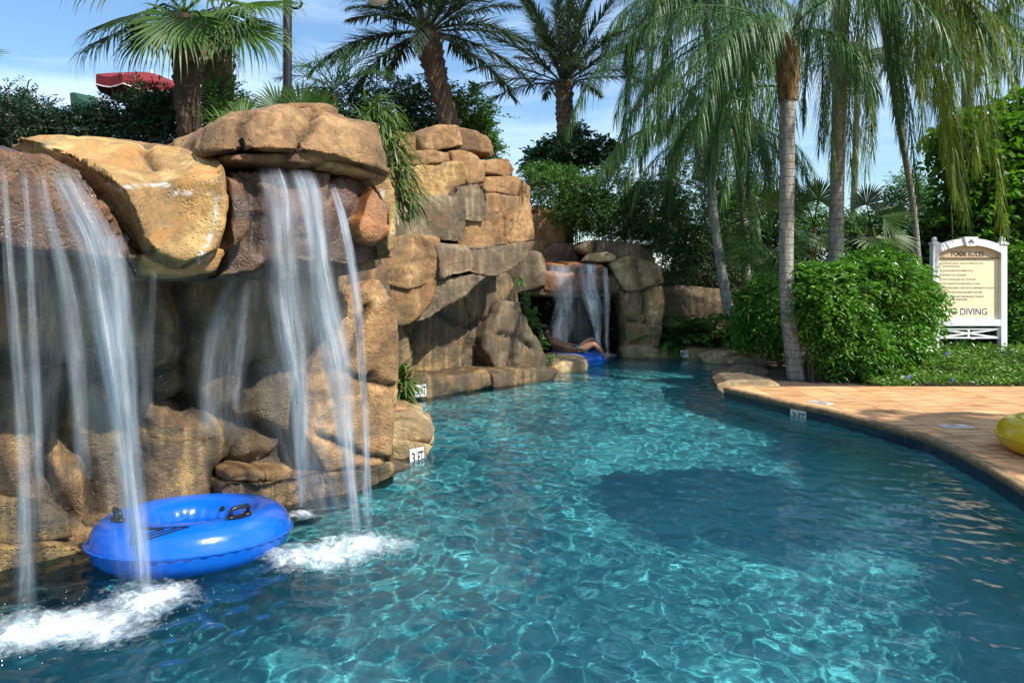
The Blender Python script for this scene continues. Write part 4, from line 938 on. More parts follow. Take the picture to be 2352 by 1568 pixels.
# ---------------------------------------------------------------- vegetation
def leaf_mat(name, a, b, rough=.4, trans=.3, spec=.45, tint=(1.1, 1.25, .4)):
    m = N(name); v = m.attr('var'); g = m.geo()
    c = m.mix(v, a, b)
    c = m.mix(m.ramp(m.noise(g, 2.5, 3, .6), [(.4, 0.0), (.65, .45)]), c, tuple(x*.55 for x in a))
    bs = m.n('BsdfPrincipled'); m.l(c, bs.inputs['Base Color']); bs.inputs['Roughness'].default_value = rough
    bs.inputs['Specular IOR Level'].default_value = spec
    tr = m.n('BsdfTranslucent'); m.l(m.mix(1.0, c, tint, 'MULTIPLY'), tr.inputs[0])
    ms = m.n('MixShader'); ms.inputs[0].default_value = trans; m.l(bs.outputs[0], ms.inputs[1]); m.l(tr.outputs[0], ms.inputs[2])
    return m.done(ms.outputs[0])
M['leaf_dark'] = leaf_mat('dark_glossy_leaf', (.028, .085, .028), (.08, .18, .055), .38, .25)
M['leaf_hedge'] = leaf_mat('blue_green_leaf', (.012, .045, .022), (.04, .095, .045), .42, .22)
M['leaf_bright'] = leaf_mat('bright_green_leaf', (.065, .20, .022), (.20, .42, .05), .33, .35)
M['leaf_mid'] = leaf_mat('mid_green_leaf', (.05, .15, .028), (.14, .29, .055), .4, .32)
M['leaf_vine'] = leaf_mat('vine_leaf', (.05, .16, .016), (.19, .38, .035), .35, .5)
M['leaf_cover'] = leaf_mat('ground_cover_leaf', (.07, .18, .022), (.24, .40, .07), .36, .35)
M['strap'] = leaf_mat('strap_leaf', (.05, .11, .02), (.20, .27, .07), .35, .3)
M['fan'] = leaf_mat('fan_palm_leaf', (.04, .11, .016), (.13, .21, .035), .45, .35)
M['fan_dark'] = leaf_mat('dark_fan_palm_leaf', (.02, .05, .018), (.05, .085, .03), .4, .25)
M['date'] = leaf_mat('date_palm_frond', (.03, .055, .04), (.085, .115, .07), .4, .2)
M['queen'] = leaf_mat('queen_palm_frond', (.030, .088, .020), (.115, .22, .048), .42, .32, .4)
M['queen_y'] = leaf_mat('yellowing_queen_palm_frond', (.11, .19, .03), (.30, .34, .06), .42, .4, .28)
M['silver'] = leaf_mat('grey_green_frond', (.04, .10, .05), (.11, .19, .11), .4, .3)
def bark(name, a, b, ring=0.0, rscale=14, rough=.9):
    m = N(name); g = m.geo()
    mp = m.n('Mapping'); m.l(g, mp.inputs[0]); mp.inputs['Scale'].default_value = (6, 6, 2)
    c = m.ramp(m.noise(mp.outputs[0], 3, 6, .65), [(.35, a), (.65, b)])
    h = m.noise(mp.outputs[0], 9, 5, .6)
    if ring:
        sx = m.n('SeparateXYZ'); m.l(g, sx.inputs[0])
        z = m.math('ADD', m.math('MULTIPLY', sx.outputs[2], rscale), m.math('MULTIPLY', m.noise(g, 3, 2), .9))
        f = m.ramp(m.math('FRACT', z), [(0.0, 1.0), (.10, 0.0), (.9, 0.0), (1.0, 1.0)])
        c = m.mix(m.math('MULTIPLY', f, ring), c, tuple(x*.35 for x in a)); h = m.math('SUBTRACT', h, f)
    return m.done(m.pr(c, rough, m.bump(h, .6, .02)))
M['bark_grey'] = bark('ringed_grey_bark', (.15, .14, .115), (.36, .34, .29), .4, 9)
M['bark_pale'] = bark('pale_ringed_bark', (.26, .24, .20), (.52, .49, .43), .35, 7)
M['bark_date'] = bark('rough_brown_bark', (.05, .03, .018), (.17, .11, .065))
M['bark_fan'] = bark('fibrous_dark_bark', (.022, .012, .007), (.085, .045, .025))
M['bark_tan'] = bark('fibrous_tan_bark', (.10, .065, .035), (.28, .20, .12))
M['twig'] = bark('twig', (.05, .035, .02), (.12, .09, .055))
M['sheath'] = bark('brown_leaf_sheath', (.045, .03, .015), (.24, .15, .045))

def unit(a): return a/(np.linalg.norm(a, axis=-1, keepdims=True)+1e-9)
def rdir(n, r): return unit(r.normal(size=(n, 3)))
def leaves(mb, c, d, L, W, r, curl=.2, wide=.45):
    """pointed folded leaves at c pointing along d: 6 points, 4 triangles"""
    n = len(c); d = unit(d); L = np.broadcast_to(L, (n,))[:, None]; W = np.broadcast_to(W, (n,))[:, None]
    up = unit(np.array([0, 0, 1.])+.55*r.normal(size=(n, 3)))
    s = unit(np.cross(d, up)); u = np.cross(s, d)
    b = c; t = c+d*L-u*L*curl; mid = c+d*L*wide-u*W*.12
    l = c+d*L*wide+s*W*.5+u*W*.12; q = c+d*L*wide-s*W*.5+u*W*.12
    v = np.stack([b, l, mid, q, t], 1).reshape(-1, 3)
    i = np.arange(n)[:, None]*5
    tri = np.concatenate([i+np.array([[0, 2, 1]]), i+np.array([[0, 3, 2]]), i+np.array([[1, 2, 4]]), i+np.array([[2, 3, 4]])])
    mb.add(v, None, tri, np.repeat(np.clip(r.beta(1.6, 2.2, n), 0, 1), 5))
def sprays(mb, tw, p0, d, L, k, leafL, leafW, r, sag=.3, twr=.004, ang=.9):
    """leafy twigs: n twigs from p0 along d, k leaves each, alternately to both sides"""
    n = len(p0); d = unit(d); L = np.broadcast_to(L, (n,))
    t = np.linspace(.12, 1, k)[None, :, None]
    pos = p0[:, None]+d[:, None]*L[:, None, None]*t+np.array([0, 0, -1.])*(sag*L[:, None, None])*t*t
    tan = unit(d[:, None]+np.array([0, 0, -2.])*sag*t)
    side = unit(np.cross(tan, np.array([0, 0, 1.])+.3*r.normal(size=(n, 1, 3))))
    sg = np.where(np.arange(k) % 2 == 0, 1, -1)[None, :, None]
    ld = unit(tan*math.cos(ang)+side*sg*math.sin(ang)+.28*r.normal(size=(n, k, 3)))
    leaves(mb, pos.reshape(-1, 3), ld.reshape(-1, 3), (leafL*r.uniform(.65, 1.15, n*k)), (leafW*r.uniform(.7, 1.15, n*k)), r)
    if tw is not None:
        e = pos[:, -1]; s0 = side[:, 0]*twr; u0 = np.array([0, 0, twr])
        v = np.stack([p0-s0, p0+s0, p0+u0*2, e], 1).reshape(-1, 3); i = np.arange(n)[:, None]*4
        tw.add(v, None, np.concatenate([i+np.array([[0, 1, 3]]), i+np.array([[1, 2, 3]]), i+np.array([[2, 0, 3]])]))
def bush(name, label, mat, blobs, n, leafL, leafW, k=8, twL=.3, seed=1, cat='bush', group=None, sag=.3, gap=.0, out=1.0, shell=.45, stems=3, extra=None, upb=.25, cut=None):
    """blobs: (centre, radii); twigs grow outwards through the blobs' volume"""
    r = np.random.default_rng(seed); mb = MB(); tw = MB()
    C = np.array([b[0] for b in blobs], float); R = np.array([b[1] for b in blobs], float)
    w = (R.prod(1))**.67; w /= w.sum(); ch = r.choice(len(blobs), n, p=w)
    u = rdir(n, r); rad = (shell+(1-shell)*r.uniform(size=n)**.7)[:, None]
    lump = 1+.22*noise3(C[ch]+u*R[ch]*1.0*2.2, seed)[:, None]*1.6
    p = C[ch]+u*R[ch]*rad*lump
    dens = noise3(p*(1.6/twL*.3), seed+5)
    keep = (dens > -.25+gap-.4*r.uniform(size=n)) & (p[:, 2] > .05)
    if cut is not None: keep &= cut(p)
    p, u = p[keep], u[keep]
    d = unit(u*out+.55*rdir(len(p), r)+np.array([0, 0, upb]))
    sprays(mb, tw, p-d*twL*.5, d, twL*r.uniform(.6, 1.2, len(p)), k, leafL, leafW, r, sag)
    if extra:
        for q, dd, L, kk in extra: sprays(mb, tw, np.array([q], float), np.array([dd], float), L, kk, leafL, leafW, r, .25, .006)
    c0 = C.mean(0); base = np.array([c0[0], c0[1], tz(c0[0], c0[1])-.05])
    for b in range(len(blobs)):
        for s in range(stems):
            e = C[b]+R[b]*r.uniform(-.5, .5, 3); st = np.array([C[b][0]+r.uniform(-.2, .2)*R[b][0], C[b][1]+r.uniform(-.2, .2), min(tz(C[b][0], C[b][1])-.05, e[2]-.1)])
            mid = (st+e)/2+r.normal(size=3)*.06
            tw.tube([st, mid, e], [.022, .016, .008], 5)
    o = empty(name, base, label, cat, group)
    mb.build('foliage', M[mat], o); tw.build('stems', M['twig'], o)
    return o

def strips(mb, base, d, L, W, r, grav, seg=4, side=None, var=None, taper=(.55, 1, .85, .55, .06)):
    """n long narrow blades from base along d, bending down under gravity"""
    n = len(base); d = unit(d); L = np.broadcast_to(L, (n,)); W = np.broadcast_to(W, (n,)); grav = np.broadcast_to(grav, (n,))
    s = unit(np.cross(d, np.array([0, 0, 1.])+.02)) if side is None else unit(side)
    t = np.linspace(0, 1, seg+1); wd = np.interp(t, np.linspace(0, 1, len(taper)), taper)
    step = np.zeros((n, seg+1, 3)); dd = d[:, None]+np.array([0, 0, -1.])*(grav[:, None, None]*t[None, :, None]*2)
    dd = unit(dd); step[:, 1:] = (dd[:, 1:]+dd[:, :-1])/2*(L/seg)[:, None, None]
    pos = base[:, None]+np.cumsum(step, 1)
    wv = s[:, None]*(W[:, None]*wd[None])[..., None]*.5
    v = np.stack([pos-wv, pos+wv], 2).reshape(-1, 3)
    i = (np.arange(n)[:, None]*(seg+1)+np.arange(seg)[None]).ravel()*2
    q = np.stack([i, i+1, i+3, i+2], 1)
    var = r.beta(1.6, 2.0, n) if var is None else np.broadcast_to(var, (n,))
    mb.add(v, q, None, np.repeat(var, (seg+1)*2))
def rachis(base, az, el, L, droop, m=14, twist=0.0, pw=1.4):
    s = np.linspace(0, 1, m); e = el-droop*s**pw if pw > 0 else el+(-1.47-el)*sstep(s, .03, -pw); a = az+twist*s
    T = np.stack([np.cos(e)*np.cos(a), np.cos(e)*np.sin(a), np.sin(e)], 1)
    st = np.zeros((m, 3)); st[1:] = (T[1:]+T[:-1])/2*L/(m-1)
    return np.asarray(base)+np.cumsum(st, 0), T
def frond(name, parent, mat, base, az, el, L, droop, leafL, leafW, n, r, plum=.25, grav=.35, bare=.18, ang=(1.15, .45), twist=0.0, rr=.018, seg=4, shape=(.55, 1, .95, .7, .35), pw=1.4, vs=(1.6, 2.0)):
    pos, T = rachis(base, az, el, L, droop, 16, twist, pw)
    mb = MB(); mb.tube(pos, np.linspace(rr, rr*.22, 16), 5, False, .35)
    ss = np.repeat(np.linspace(bare, .995, n), 2)+r.uniform(-.006, .006, 2*n); sg = np.tile([1, -1], n)
    x = np.linspace(0, 1, 16); ip = lambda A: np.stack([np.interp(ss, x, A[:, k]) for k in range(3)], 1)
    b = ip(pos); t = unit(ip(T)); side = unit(np.cross(t, np.array([0, 0, 1.])+.001)); nn = np.cross(side, t)
    f = (ss-bare)/(1-bare); a = ang[0]+(ang[1]-ang[0])*f; ph = r.normal(.15, plum, 2*n)
    d = t*np.cos(a)[:, None]+(side*(sg*np.cos(ph))[:, None]+nn*np.sin(ph)[:, None])*np.sin(a)[:, None]+.06*r.normal(size=(2*n, 3))
    LL = leafL*np.interp(f, np.linspace(0, 1, len(shape)), shape)*r.uniform(.85, 1.12, 2*n)
    strips(mb, b, d, LL, leafW*r.uniform(.8, 1.15, 2*n), r, grav*r.uniform(.6, 1.4, 2*n), seg, var=r.beta(*vs, 2*n))
    return mb.build(name, M[mat], parent)
def fan_leaf(name, parent, mat, c, axis, normal, R, r, seg=34, spread=2.4, droop=.5, pet=None, thread=True, vs=(1.6, 2)):
    """a palmate leaf: folded blades radiating from c round `axis`, free drooping tips"""
    mb = MB(); axis = unit(np.asarray(axis, float)); nm = unit(np.asarray(normal, float)-axis*np.dot(normal, axis)); s = np.cross(nm, axis)
    th = np.linspace(-spread, spread, seg)+r.normal(0, .02, seg)
    d = axis[None]*np.cos(th)[:, None]+s[None]*np.sin(th)[:, None]
    LL = R*(.72+.28*np.cos(th*.6))*r.uniform(.92, 1.06, seg); side = np.cross(np.broadcast_to(nm, d.shape), d)
    w0 = 2*R*.52*math.tan(spread/seg)
    t = np.array([0, .25, .5, .72, .88, 1.0]); wd = np.array([.03, .5, 1.0, .62, .28, .04])*w0
    dr = np.array([0, .0, .05, .2, .55, 1.0])*droop
    V = []; Q = []; A = []
    for k in range(seg):
        g = r.uniform(.5, 1.5); fold = nm*w0*.22
        for sgn in (-1, 1):
            mid = np.asarray(c)+d[k][None]*(t*LL[k]*(1-.18*dr*g))[:, None]+np.array([0, 0, -1.])*(dr*LL[k]*.42*g)[:, None]
            edge = mid+side[k][None]*(wd*.5*sgn)[:, None]; mid2 = mid-fold[None]*np.minimum(1, wd/w0)[:, None]
            o = len(V)*0+sum(len(z) for z in V)
            V.append(np.stack([mid2, edge], 1).reshape(-1, 3)); i = np.arange(5)*2+o
            Q.append(np.stack([i, i+1, i+3, i+2], 1)); A.append(np.full(12, np.clip(r.beta(*vs), 0, 1)))
    mb.add(np.concatenate(V), np.concatenate(Q), None, np.concatenate(A))
    if pet is not None:
        pp = np.asarray(pet, float); mid = (pp+np.asarray(c))/2+np.array([0, 0, .08])
        mb.tube([pp, mid, np.asarray(c)], [.016, .013, .01], 5, False, .5)
    return mb.build(name, M[mat], parent)
def trunk(name, parent, mat, path, rad, seed=0, boots=0.0, rows=70, n=22, fine=.0, ring=0.0, zk=9.0):
    path = np.array(path, float); s = np.concatenate([[0], np.cumsum(np.linalg.norm(np.diff(path, axis=0), axis=1))])
    q = np.linspace(0, s[-1], rows); pp = smooth_poly(path, max(2, rows//max(1, len(path)-1)))
    s2 = np.concatenate([[0], np.cumsum(np.linalg.norm(np.diff(pp, axis=0), axis=1))]); q = np.linspace(0, s2[-1], rows)
    pc = np.stack([np.interp(q, s2, pp[:, k]) for k in range(3)], 1); rr = np.interp(q/s2[-1], np.linspace(0, 1, len(rad)), rad)
    T = unit(np.gradient(pc, axis=0)); A = unit(np.cross(T, np.array([0.02, 1, 0]))); B = np.cross(T, A)
    th = np.linspace(0, 2*PI, n, endpoint=False); TH, Qq = np.meshgrid(th, q)
    R_ = rr[:, None]*np.ones_like(TH)
    if boots:
        row = np.floor(Qq*zk); fr = Qq*zk-row; cell = ((TH/(2*PI)*7+.5*(row % 2)) % 1)
        R_ *= 1+boots*(fr**1.5)*(1-np.abs(cell*2-1)**2)+boots*.15*np.sin(row*12.3+TH*3)
    if ring: R_ *= 1+ring*np.maximum(0, np.cos(Qq*2*PI*zk))**6
    v = pc[:, None]+R_[..., None]*(np.cos(TH)[..., None]*A[:, None]+np.sin(TH)[..., None]*B[:, None])
    v = v.reshape(-1, 3)
    if fine: v += unit(v-np.repeat(pc, n, 0))*(fine*fbm(v*np.array([9, 9, 5]), 3, seed))[:, None]
    i = np.arange(rows-1)[:, None]*n; j = np.arange(n)[None]; k = (j+1) % n
    qd = np.stack([i+j, i+k, i+n+k, i+n+j], -1).reshape(-1, 4)
    mb = MB(); mb.add(v, qd); top = len(v)
    mb.add(pc[-1:]+T[-1:]*rr[-1]*.3); mb.t.append(np.stack([np.full(n, top), (rows-1)*n+np.arange(n), (rows-1)*n+(np.arange(n)+1) % n], 1))
    return mb.build(name, M[mat], parent, smooth=not boots)

# ---- left hedge behind the overhang
bush('hedge_shrub', 'dark blue-green feathery shrub at the left edge above the wet rock', 'leaf_hedge', [(P(10, 285, 6.6), (.62, .5, .34)), (P(95, 300, 6.7), (.5, .45, .30)), (P(-90, 270, 6.6), (.5, .5, .4)), (P(40, 250, 6.9), (.3, .3, .26))], 1500, .05, .02, 11, .3, 21, 'shrub', 'shrubs behind the overhang',
     extra=[(P(20, 240, 6.5), (.5, 0, .1), .42, 16), (P(60, 215, 6.6), (.6, 0, -.2), .5, 18), (P(5, 215, 6.6), (.4, 0, .5), .3, 12)])
bush('hedge_shrub', 'dark feathery shrub under the red umbrella, left of the palm trunk', 'leaf_hedge', [(P(300, 278, 6.8), (.40, .4, .26)), (P(375, 262, 6.9), (.30, .4, .30)), (P(215, 290, 6.8), (.42, .4, .2)), (P(345, 236, 6.9), (.26, .3, .17)), (P(150, 300, 6.9), (.4, .4, .16))], 1500, .05, .02, 11, .28, 22, 'shrub', 'shrubs behind the overhang',
     extra=[(P(380, 195, 6.8), (-.75, 0, .22), .42, 18), (P(395, 215, 6.7), (-.5, 0, -.05), .4, 14)])
bush('hedge_shrub', 'small brighter green shrub behind the two fan palm trunks', 'leaf_mid', [(P(500, 240, 7.3), (.30, .3, .36)), (P(545, 260, 7.4), (.25, .3, .22))], 420, .045, .022, 10, .24, 23, 'shrub', 'shrubs behind the overhang')
# ---- dark shrub above the middle rocks, with vine trailing right
bush('clipped_shrub', 'dense dark green shrub on the rocks left of the curved date palm trunk', 'leaf_dark', [(P(800, 268, 11.8), (.8, .6, .62)), (P(900, 252, 11.9), (.85, .6, .62)), (P(985, 255, 12.0), (.7, .6, .66)), (P(740, 258, 11.6), (.45, .5, .4))], 2100, .065, .038, 8, .28, 31, 'shrub', 'shrubs above the rocks', gap=-.1)
bush('trailing_shrub', 'green vine-like shrub spilling over the cliff right of the date palm trunk', 'leaf_mid', [(P(1078, 255, 11.9), (.44, .5, .45)), (P(1105, 300, 11.9), (.32, .4, .4)), (P(1045, 280, 12.0), (.42, .4, .42)), (P(1130, 335, 11.8), (.16, .2, .28))], 820, .075, .042, 8, .28, 32, 'shrub', 'shrubs above the rocks',
     extra=[(P(1125, 262, 11.8), (.8, 0, .06), .5, 9), (P(1060, 215, 11.8), (.2, 0, .8), .28, 8), (P(1150, 330, 11.7), (.1, 0, -1), .35, 10)])
# ---- big mid bushes above the far grotto
bush('round_bush', 'large rounded mid-green bush above the far waterfall grotto', 'leaf_mid', [(P(1290, 430, 14.6), (.85, .8, .50)), (P(1400, 440, 14.8), (.9, .8, .58)), (P(1500, 470, 15), (.8, .8, .6)), (P(1350, 480, 14.4), (.8, .6, .35)), (P(1240, 400, 14.8), (.4, .6, .3)), (P(1420, 520, 14.9), (.9, .5, .35)), (P(1310, 500, 15.0), (.5, .5, .4))], 4600, .06, .032, 9, .3, 41, 'bush', 'bushes over the far grotto', gap=-.12, stems=0)
bush('round_bush', 'dark drooping bush overhanging the right side of the grotto rocks', 'leaf_dark', [(P(1440, 510, 14.2), (.5, .5, .4)), (P(1500, 540, 14.3), (.4, .5, .4)), (P(1560, 560, 15.4), (.7, .8, .9)), (P(1620, 560, 15.8), (.8, .8, 1.2))], 2200, .06, .034, 9, .3, 42, 'bush', 'bushes over the far grotto', gap=-.1, stems=0)
bush('leafy_tree', 'dark broad-leaved sapling round the foot of the far date palm', 'leaf_dark', [(P(1300, 345, 16), (.75, .7, .38)), (P(1380, 345, 16), (.55, .6, .3)), (P(1230, 365, 16), (.35, .5, .3)), (P(1330, 310, 16), (.3, .3, .3))], 900, .12, .07, 7, .34, 43, 'tree', 'bushes over the far grotto', gap=.1)
# ---- backdrop thicket right
bush('thicket', 'tall dark thicket of leaves behind the leaning palm trunk', 'leaf_dark', [(P(1600, 480, 18), (1.6, 1, 1.7)), (P(1740, 520, 18), (1.5, 1, 1.5)), (P(1660, 620, 17.5), (1.6, .8, 1.0))], 4200, .09, .05, 8, .4, 44, 'thicket', gap=-.15)
bush('thicket', 'low backdrop thicket seen between the palm trunks and the sign', 'leaf_dark', [(P(1900, 570, 17), (1.6, 1, .9)), (P(2080, 560, 16.5), (1.4, 1, 1.0)), (P(1780, 640, 16), (1.4, .9, .8))], 2400, .08, .045, 8, .36, 45, 'thicket')
bush('thicket', 'sunlit green bushes filling the gap behind the fan palms and ringed trunks', 'leaf_mid', [(P(1720, 500, 17), (.9, .8, 1.0)), (P(1850, 520, 16.5), (.9, .7, .8)), (P(1990, 540, 16), (.8, .7, .75)), (P(2095, 480, 16), (.7, .7, 1.0))], 2600, .085, .048, 8, .34, 46, 'thicket', gap=-.1)
# ---- right: vine covered mass
bush('vine_mass', 'tall mass of broad-leaved bright vine behind the sign', 'leaf_vine', [(P(2260, 330, 12.9), (1.0, .6, .65)), (P(2360, 280, 13), (.9, .7, .6)), (P(2190, 330, 12.9), (.45, .5, .4)), (P(2330, 440, 13), (1.2, .6, .9)), (P(2240, 480, 13.2), (.9, .5, .9))], 1500, .17, .13, 6, .45, 51, 'vine', None, gap=-.1, upb=.0)
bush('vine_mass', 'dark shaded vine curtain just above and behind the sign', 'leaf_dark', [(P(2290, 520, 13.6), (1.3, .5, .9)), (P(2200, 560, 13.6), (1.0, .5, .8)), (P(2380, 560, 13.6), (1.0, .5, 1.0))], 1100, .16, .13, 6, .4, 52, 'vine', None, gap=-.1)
# ---- bushes by the deck
bush('square_bush', 'big bushy bright green shrub left of the pool rules sign', 'leaf_bright', [(P(1910, 690, 10.1), (.58, .55, .62)), (P(2010, 640, 10.3), (.70, .55, .52)), (P(2085, 690, 10.6), (.48, .5, .60)), (P(1960, 780, 10.1), (.62, .5, .45)), (P(2060, 770, 10.4), (.45, .5, .42)), (P(1860, 650, 10.2), (.3, .4, .34))], 5200, .10, .042, 8, .26, 61, 'bush', 'bushes beside the paving', gap=-.08, sag=.45)
bush('square_bush', 'smaller green shrub left of the nearest ringed palm trunk', 'leaf_bright', [(P(1755, 690, 12.0), (.45, .5, .55)), (P(1790, 740, 11.6), (.35, .4, .5)), (P(1720, 740, 12.2), (.35, .4, .4))], 1200, .10, .04, 8, .28, 62, 'bush', 'bushes beside the paving', sag=.45)
bush('square_bush', 'leafy green shrub right of the sign at the picture edge', 'leaf_bright', [(P(2370, 660, 12.2), (.5, .5, .85)), (P(2350, 740, 12.0), (.4, .4, .5))], 1300, .10, .045, 7, .3, 63, 'bush', 'bushes beside the paving', sag=.4)
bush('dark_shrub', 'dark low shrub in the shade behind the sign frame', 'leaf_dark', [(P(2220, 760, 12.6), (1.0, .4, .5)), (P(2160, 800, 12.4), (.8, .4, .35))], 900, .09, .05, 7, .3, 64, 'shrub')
# ground cover in front of the sign, one sheet nobody could count
r = np.random.default_rng(70); n = 15000
q = np.stack([r.uniform(5.05, 10.5, n), r.uniform(9.15, 11.9, n)], 1)
hh = .24*sstep(q[:, 1], 9.1, 10.6)+.13+.14*noise3(np.c_[q*1.3, q[:, 0]*0], 71)
hh *= sstep(q[:, 0]-(q[:, 1]-9)*.1, 4.9, 5.8)*.75+.25
q = np.c_[q, tz(7, 10)+hh*r.uniform(.35, 1.0, n)+.02]; mb = MB()
leaves(mb, q, unit(np.c_[r.normal(size=(n, 2)), r.uniform(-.2, .9, n)]), r.uniform(.055, .10, n), r.uniform(.024, .042, n), r)
o = mb.build('ground_cover', M['leaf_cover']); tag(o, 'low small-leaved ground cover along the paving in front of the sign', None, kind='stuff')
m = N('violet_petal'); M['violet'] = m.done(m.pr((.16, .13, .62), .5))
for px, py, d, lab in ((2189, 872, 9.3, 'single violet flower in the ground cover below the sign'), (2086, 866, 9.35, 'small violet flower at the foot of the big bush'), (2176, 812, 10.3, 'tiny bluish flower between the sign posts')):
    mb = MB(); c0 = P(px, py, d)
    for k in range(5):
        a = k*2*PI/5+.3; e1 = np.array([math.cos(a), 0, math.sin(a)]); e2 = np.array([-math.sin(a), 0, math.cos(a)])
        mb.add([c0, c0+e1*.022+e2*.016+(0, -.006, 0), c0+e1*.036, c0+e1*.022-e2*.016+(0, -.006, 0)], [(0, 1, 2, 3)])
    mb.tube([c0, c0+(0, .03, -.12)], .003, 4)
    tag(mb.build('flower', M['violet']), lab, 'flower')
# small leaf litter of green twigs hanging at the cave mouth
bush('creeper', 'thin leafy creeper climbing the edge of the leaning rock beside the cave', 'leaf_mid', [(P(1222, 740, 11.9), (.10, .12, .30)), (P(1236, 790, 11.8), (.12, .12, .22)), (P(1212, 690, 12.0), (.06, .1, .2)), (P(1258, 822, 11.6), (.16, .1, .07))], 150, .06, .035, 7, .2, 81, 'creeper', stems=1)
# ---- philodendron / cycad clump right of the grotto
def frond_clump(name, label, cat, mat, c, n, L, leafL, leafW, k, seed, el=(.3, 1.1), droop=1.0, az=None, group=None, grav=.2, plum=.15, rr=.012, ang=(1.2, .5)):
    r = np.random.default_rng(seed); o = empty(name, c, label, cat, group)
    for i in range(n):
        a = r.uniform(0, 2*PI) if az is None else az[0]+(az[1]-az[0])*(i+.5)/n+r.normal(0, .12)
        frond('frond', o, mat, np.asarray(c)+r.normal(size=3)*.05*np.array([1, 1, .3]), a, r.uniform(*el), L*r.uniform(.75, 1.1), droop*r.uniform(.7, 1.2), leafL, leafW, k, r, plum, grav, .25, ang, rr=rr)
    return o
for px, py, d, s, lab in ((1556, 770, 14.2, 91, 'dark glossy feather-leaved clump against the grotto wall'), (1622, 765, 14.25, 92, 'feather-leaved clump just left of the leaning palm trunk'), (1715, 790, 13.6, 93, 'low feather-leaved clump right of the leaning palm trunk')):
    frond_clump('philodendron', lab, 'plant', 'leaf_mid', gp(px, d)*np.array([1, 1, 0])+(0, 0, .25), 30, 1.05, .30, .05, 14, s, (.25, 1.25), 1.3, group='feathery clumps by the far bank')
# ---- feathery palm behind the rocks, left of the date palm
o = empty('young_palm', gp(765, 9.4), 'young grey-green feathery palm behind the lamp post', 'palm'); r = np.random.default_rng(95); c0 = P(768, 205, 9.4)
for az, el, L, dr in ((.15, 1.05, 1.0, 1.1), (.3, .8, .95, 1.3), (2.9, .95, .9, 1.3), (3.3, .55, .8, 1.0), (-.3, .55, .9, 1.1), (1.2, 1.3, .8, .6), (2.4, 1.25, .95, 1.6), (.0, 1.3, .9, 1.2), (3.0, .2, .6, .5)):
    frond('frond', o, 'silver', c0, az, el, L, dr, .34, .012, 42, r, .55, .1, .12, (1.0, .5), rr=.012)
trunk('trunk', o, 'bark_date', [gp(765, 9.4), P(768, 215, 9.4)], [.05, .025], 1, rows=12)
# ---- strap-leaved clumps
def strap_clump(name, label, c, n, L, W, seed, el=(.2, 1.3), az=(0, 2*PI), grav=.6, mat='strap', cat='plant', group=None, sp=.05, vs=None):
    r = np.random.default_rng(seed); mb = MB(); a = r.uniform(*az, n); e = r.uniform(*el, n)
    d = np.stack([np.cos(e)*np.cos(a), np.cos(e)*np.sin(a), np.sin(e)], 1)
    strips(mb, np.asarray(c)+r.normal(size=(n, 3))*sp, d, L*r.uniform(.6, 1.15, n), W*r.uniform(.8, 1.2, n), r, grav*r.uniform(.5, 1.5, n), 8, taper=(.7, 1, .9, .6, .05))
    o = mb.build(name, M[mat]); return tag(o, label, cat, group)
FX = lambda px, py, d: P(px, py, d)
r = np.random.default_rng(101); mb = MB()   # grass falling down the end of the overhang
for k in range(12):
    t = k/11; c0 = FX(848+72*t**.7, 258+215*t, 6.15); nn = 34
    a = r.uniform(-1.5, 1.0, nn); e = r.uniform(-.1, 1.2, nn)*(1-.5*t)
    d = np.stack([np.cos(e)*np.cos(a), np.cos(e)*np.sin(a), np.sin(e)], 1)
    strips(mb, c0+r.normal(size=(nn, 3))*.06, d, .36*r.uniform(.6, 1.2, nn), .022, r, 1.1*r.uniform(.5, 1.5, nn), 8, taper=(.7, 1, .9, .6, .05))
tag(mb.build('hanging_grass', M['strap']), 'long strap grass hanging down the gap between the crown boulder and the cliff', 'grass clump', 'strap-leaved clumps in the rocks')
strap_clump('grass_clump', 'arching strap-leaved clump on top right of the crown boulder', P(845, 285, 6.6), 60, .5, .02, 102, (.1, 1.2), (-.6, 2.6), .8, group='strap-leaved clumps in the rocks')
strap_clump('grass_clump', 'thin strap leaves rising beside the palm trunk base left of the crown boulder', P(505, 285, 6.3), 34, .42, .014, 103, (.0, 1.0), (1.5, 4.0), .5, group='strap-leaved clumps in the rocks')
strap_clump('bromeliad', 'glossy bromeliad growing behind the pillar above the rock point', P(918, 876, 6.9), 64, .36, .036, 104, (-.5, 1.35), (-1.6, 1.2), .5, group='strap-leaved clumps in the rocks', sp=.03)
strap_clump('bromeliad', 'lower drooping bromeliad rosette touching the rock point', P(920, 910, 6.8), 40, .26, .028, 105, (-.9, .5), (-1.6, 1.0), .7, group='strap-leaved clumps in the rocks', sp=.03)
strap_clump('fern_tuft', 'tiny green tuft in the rock left of the far waterfall', P(1196, 648, 13.2), 22, .26, .03, 106, (-.2, 1.0), (-2.5, .5), .6, sp=.02, mat='leaf_mid')
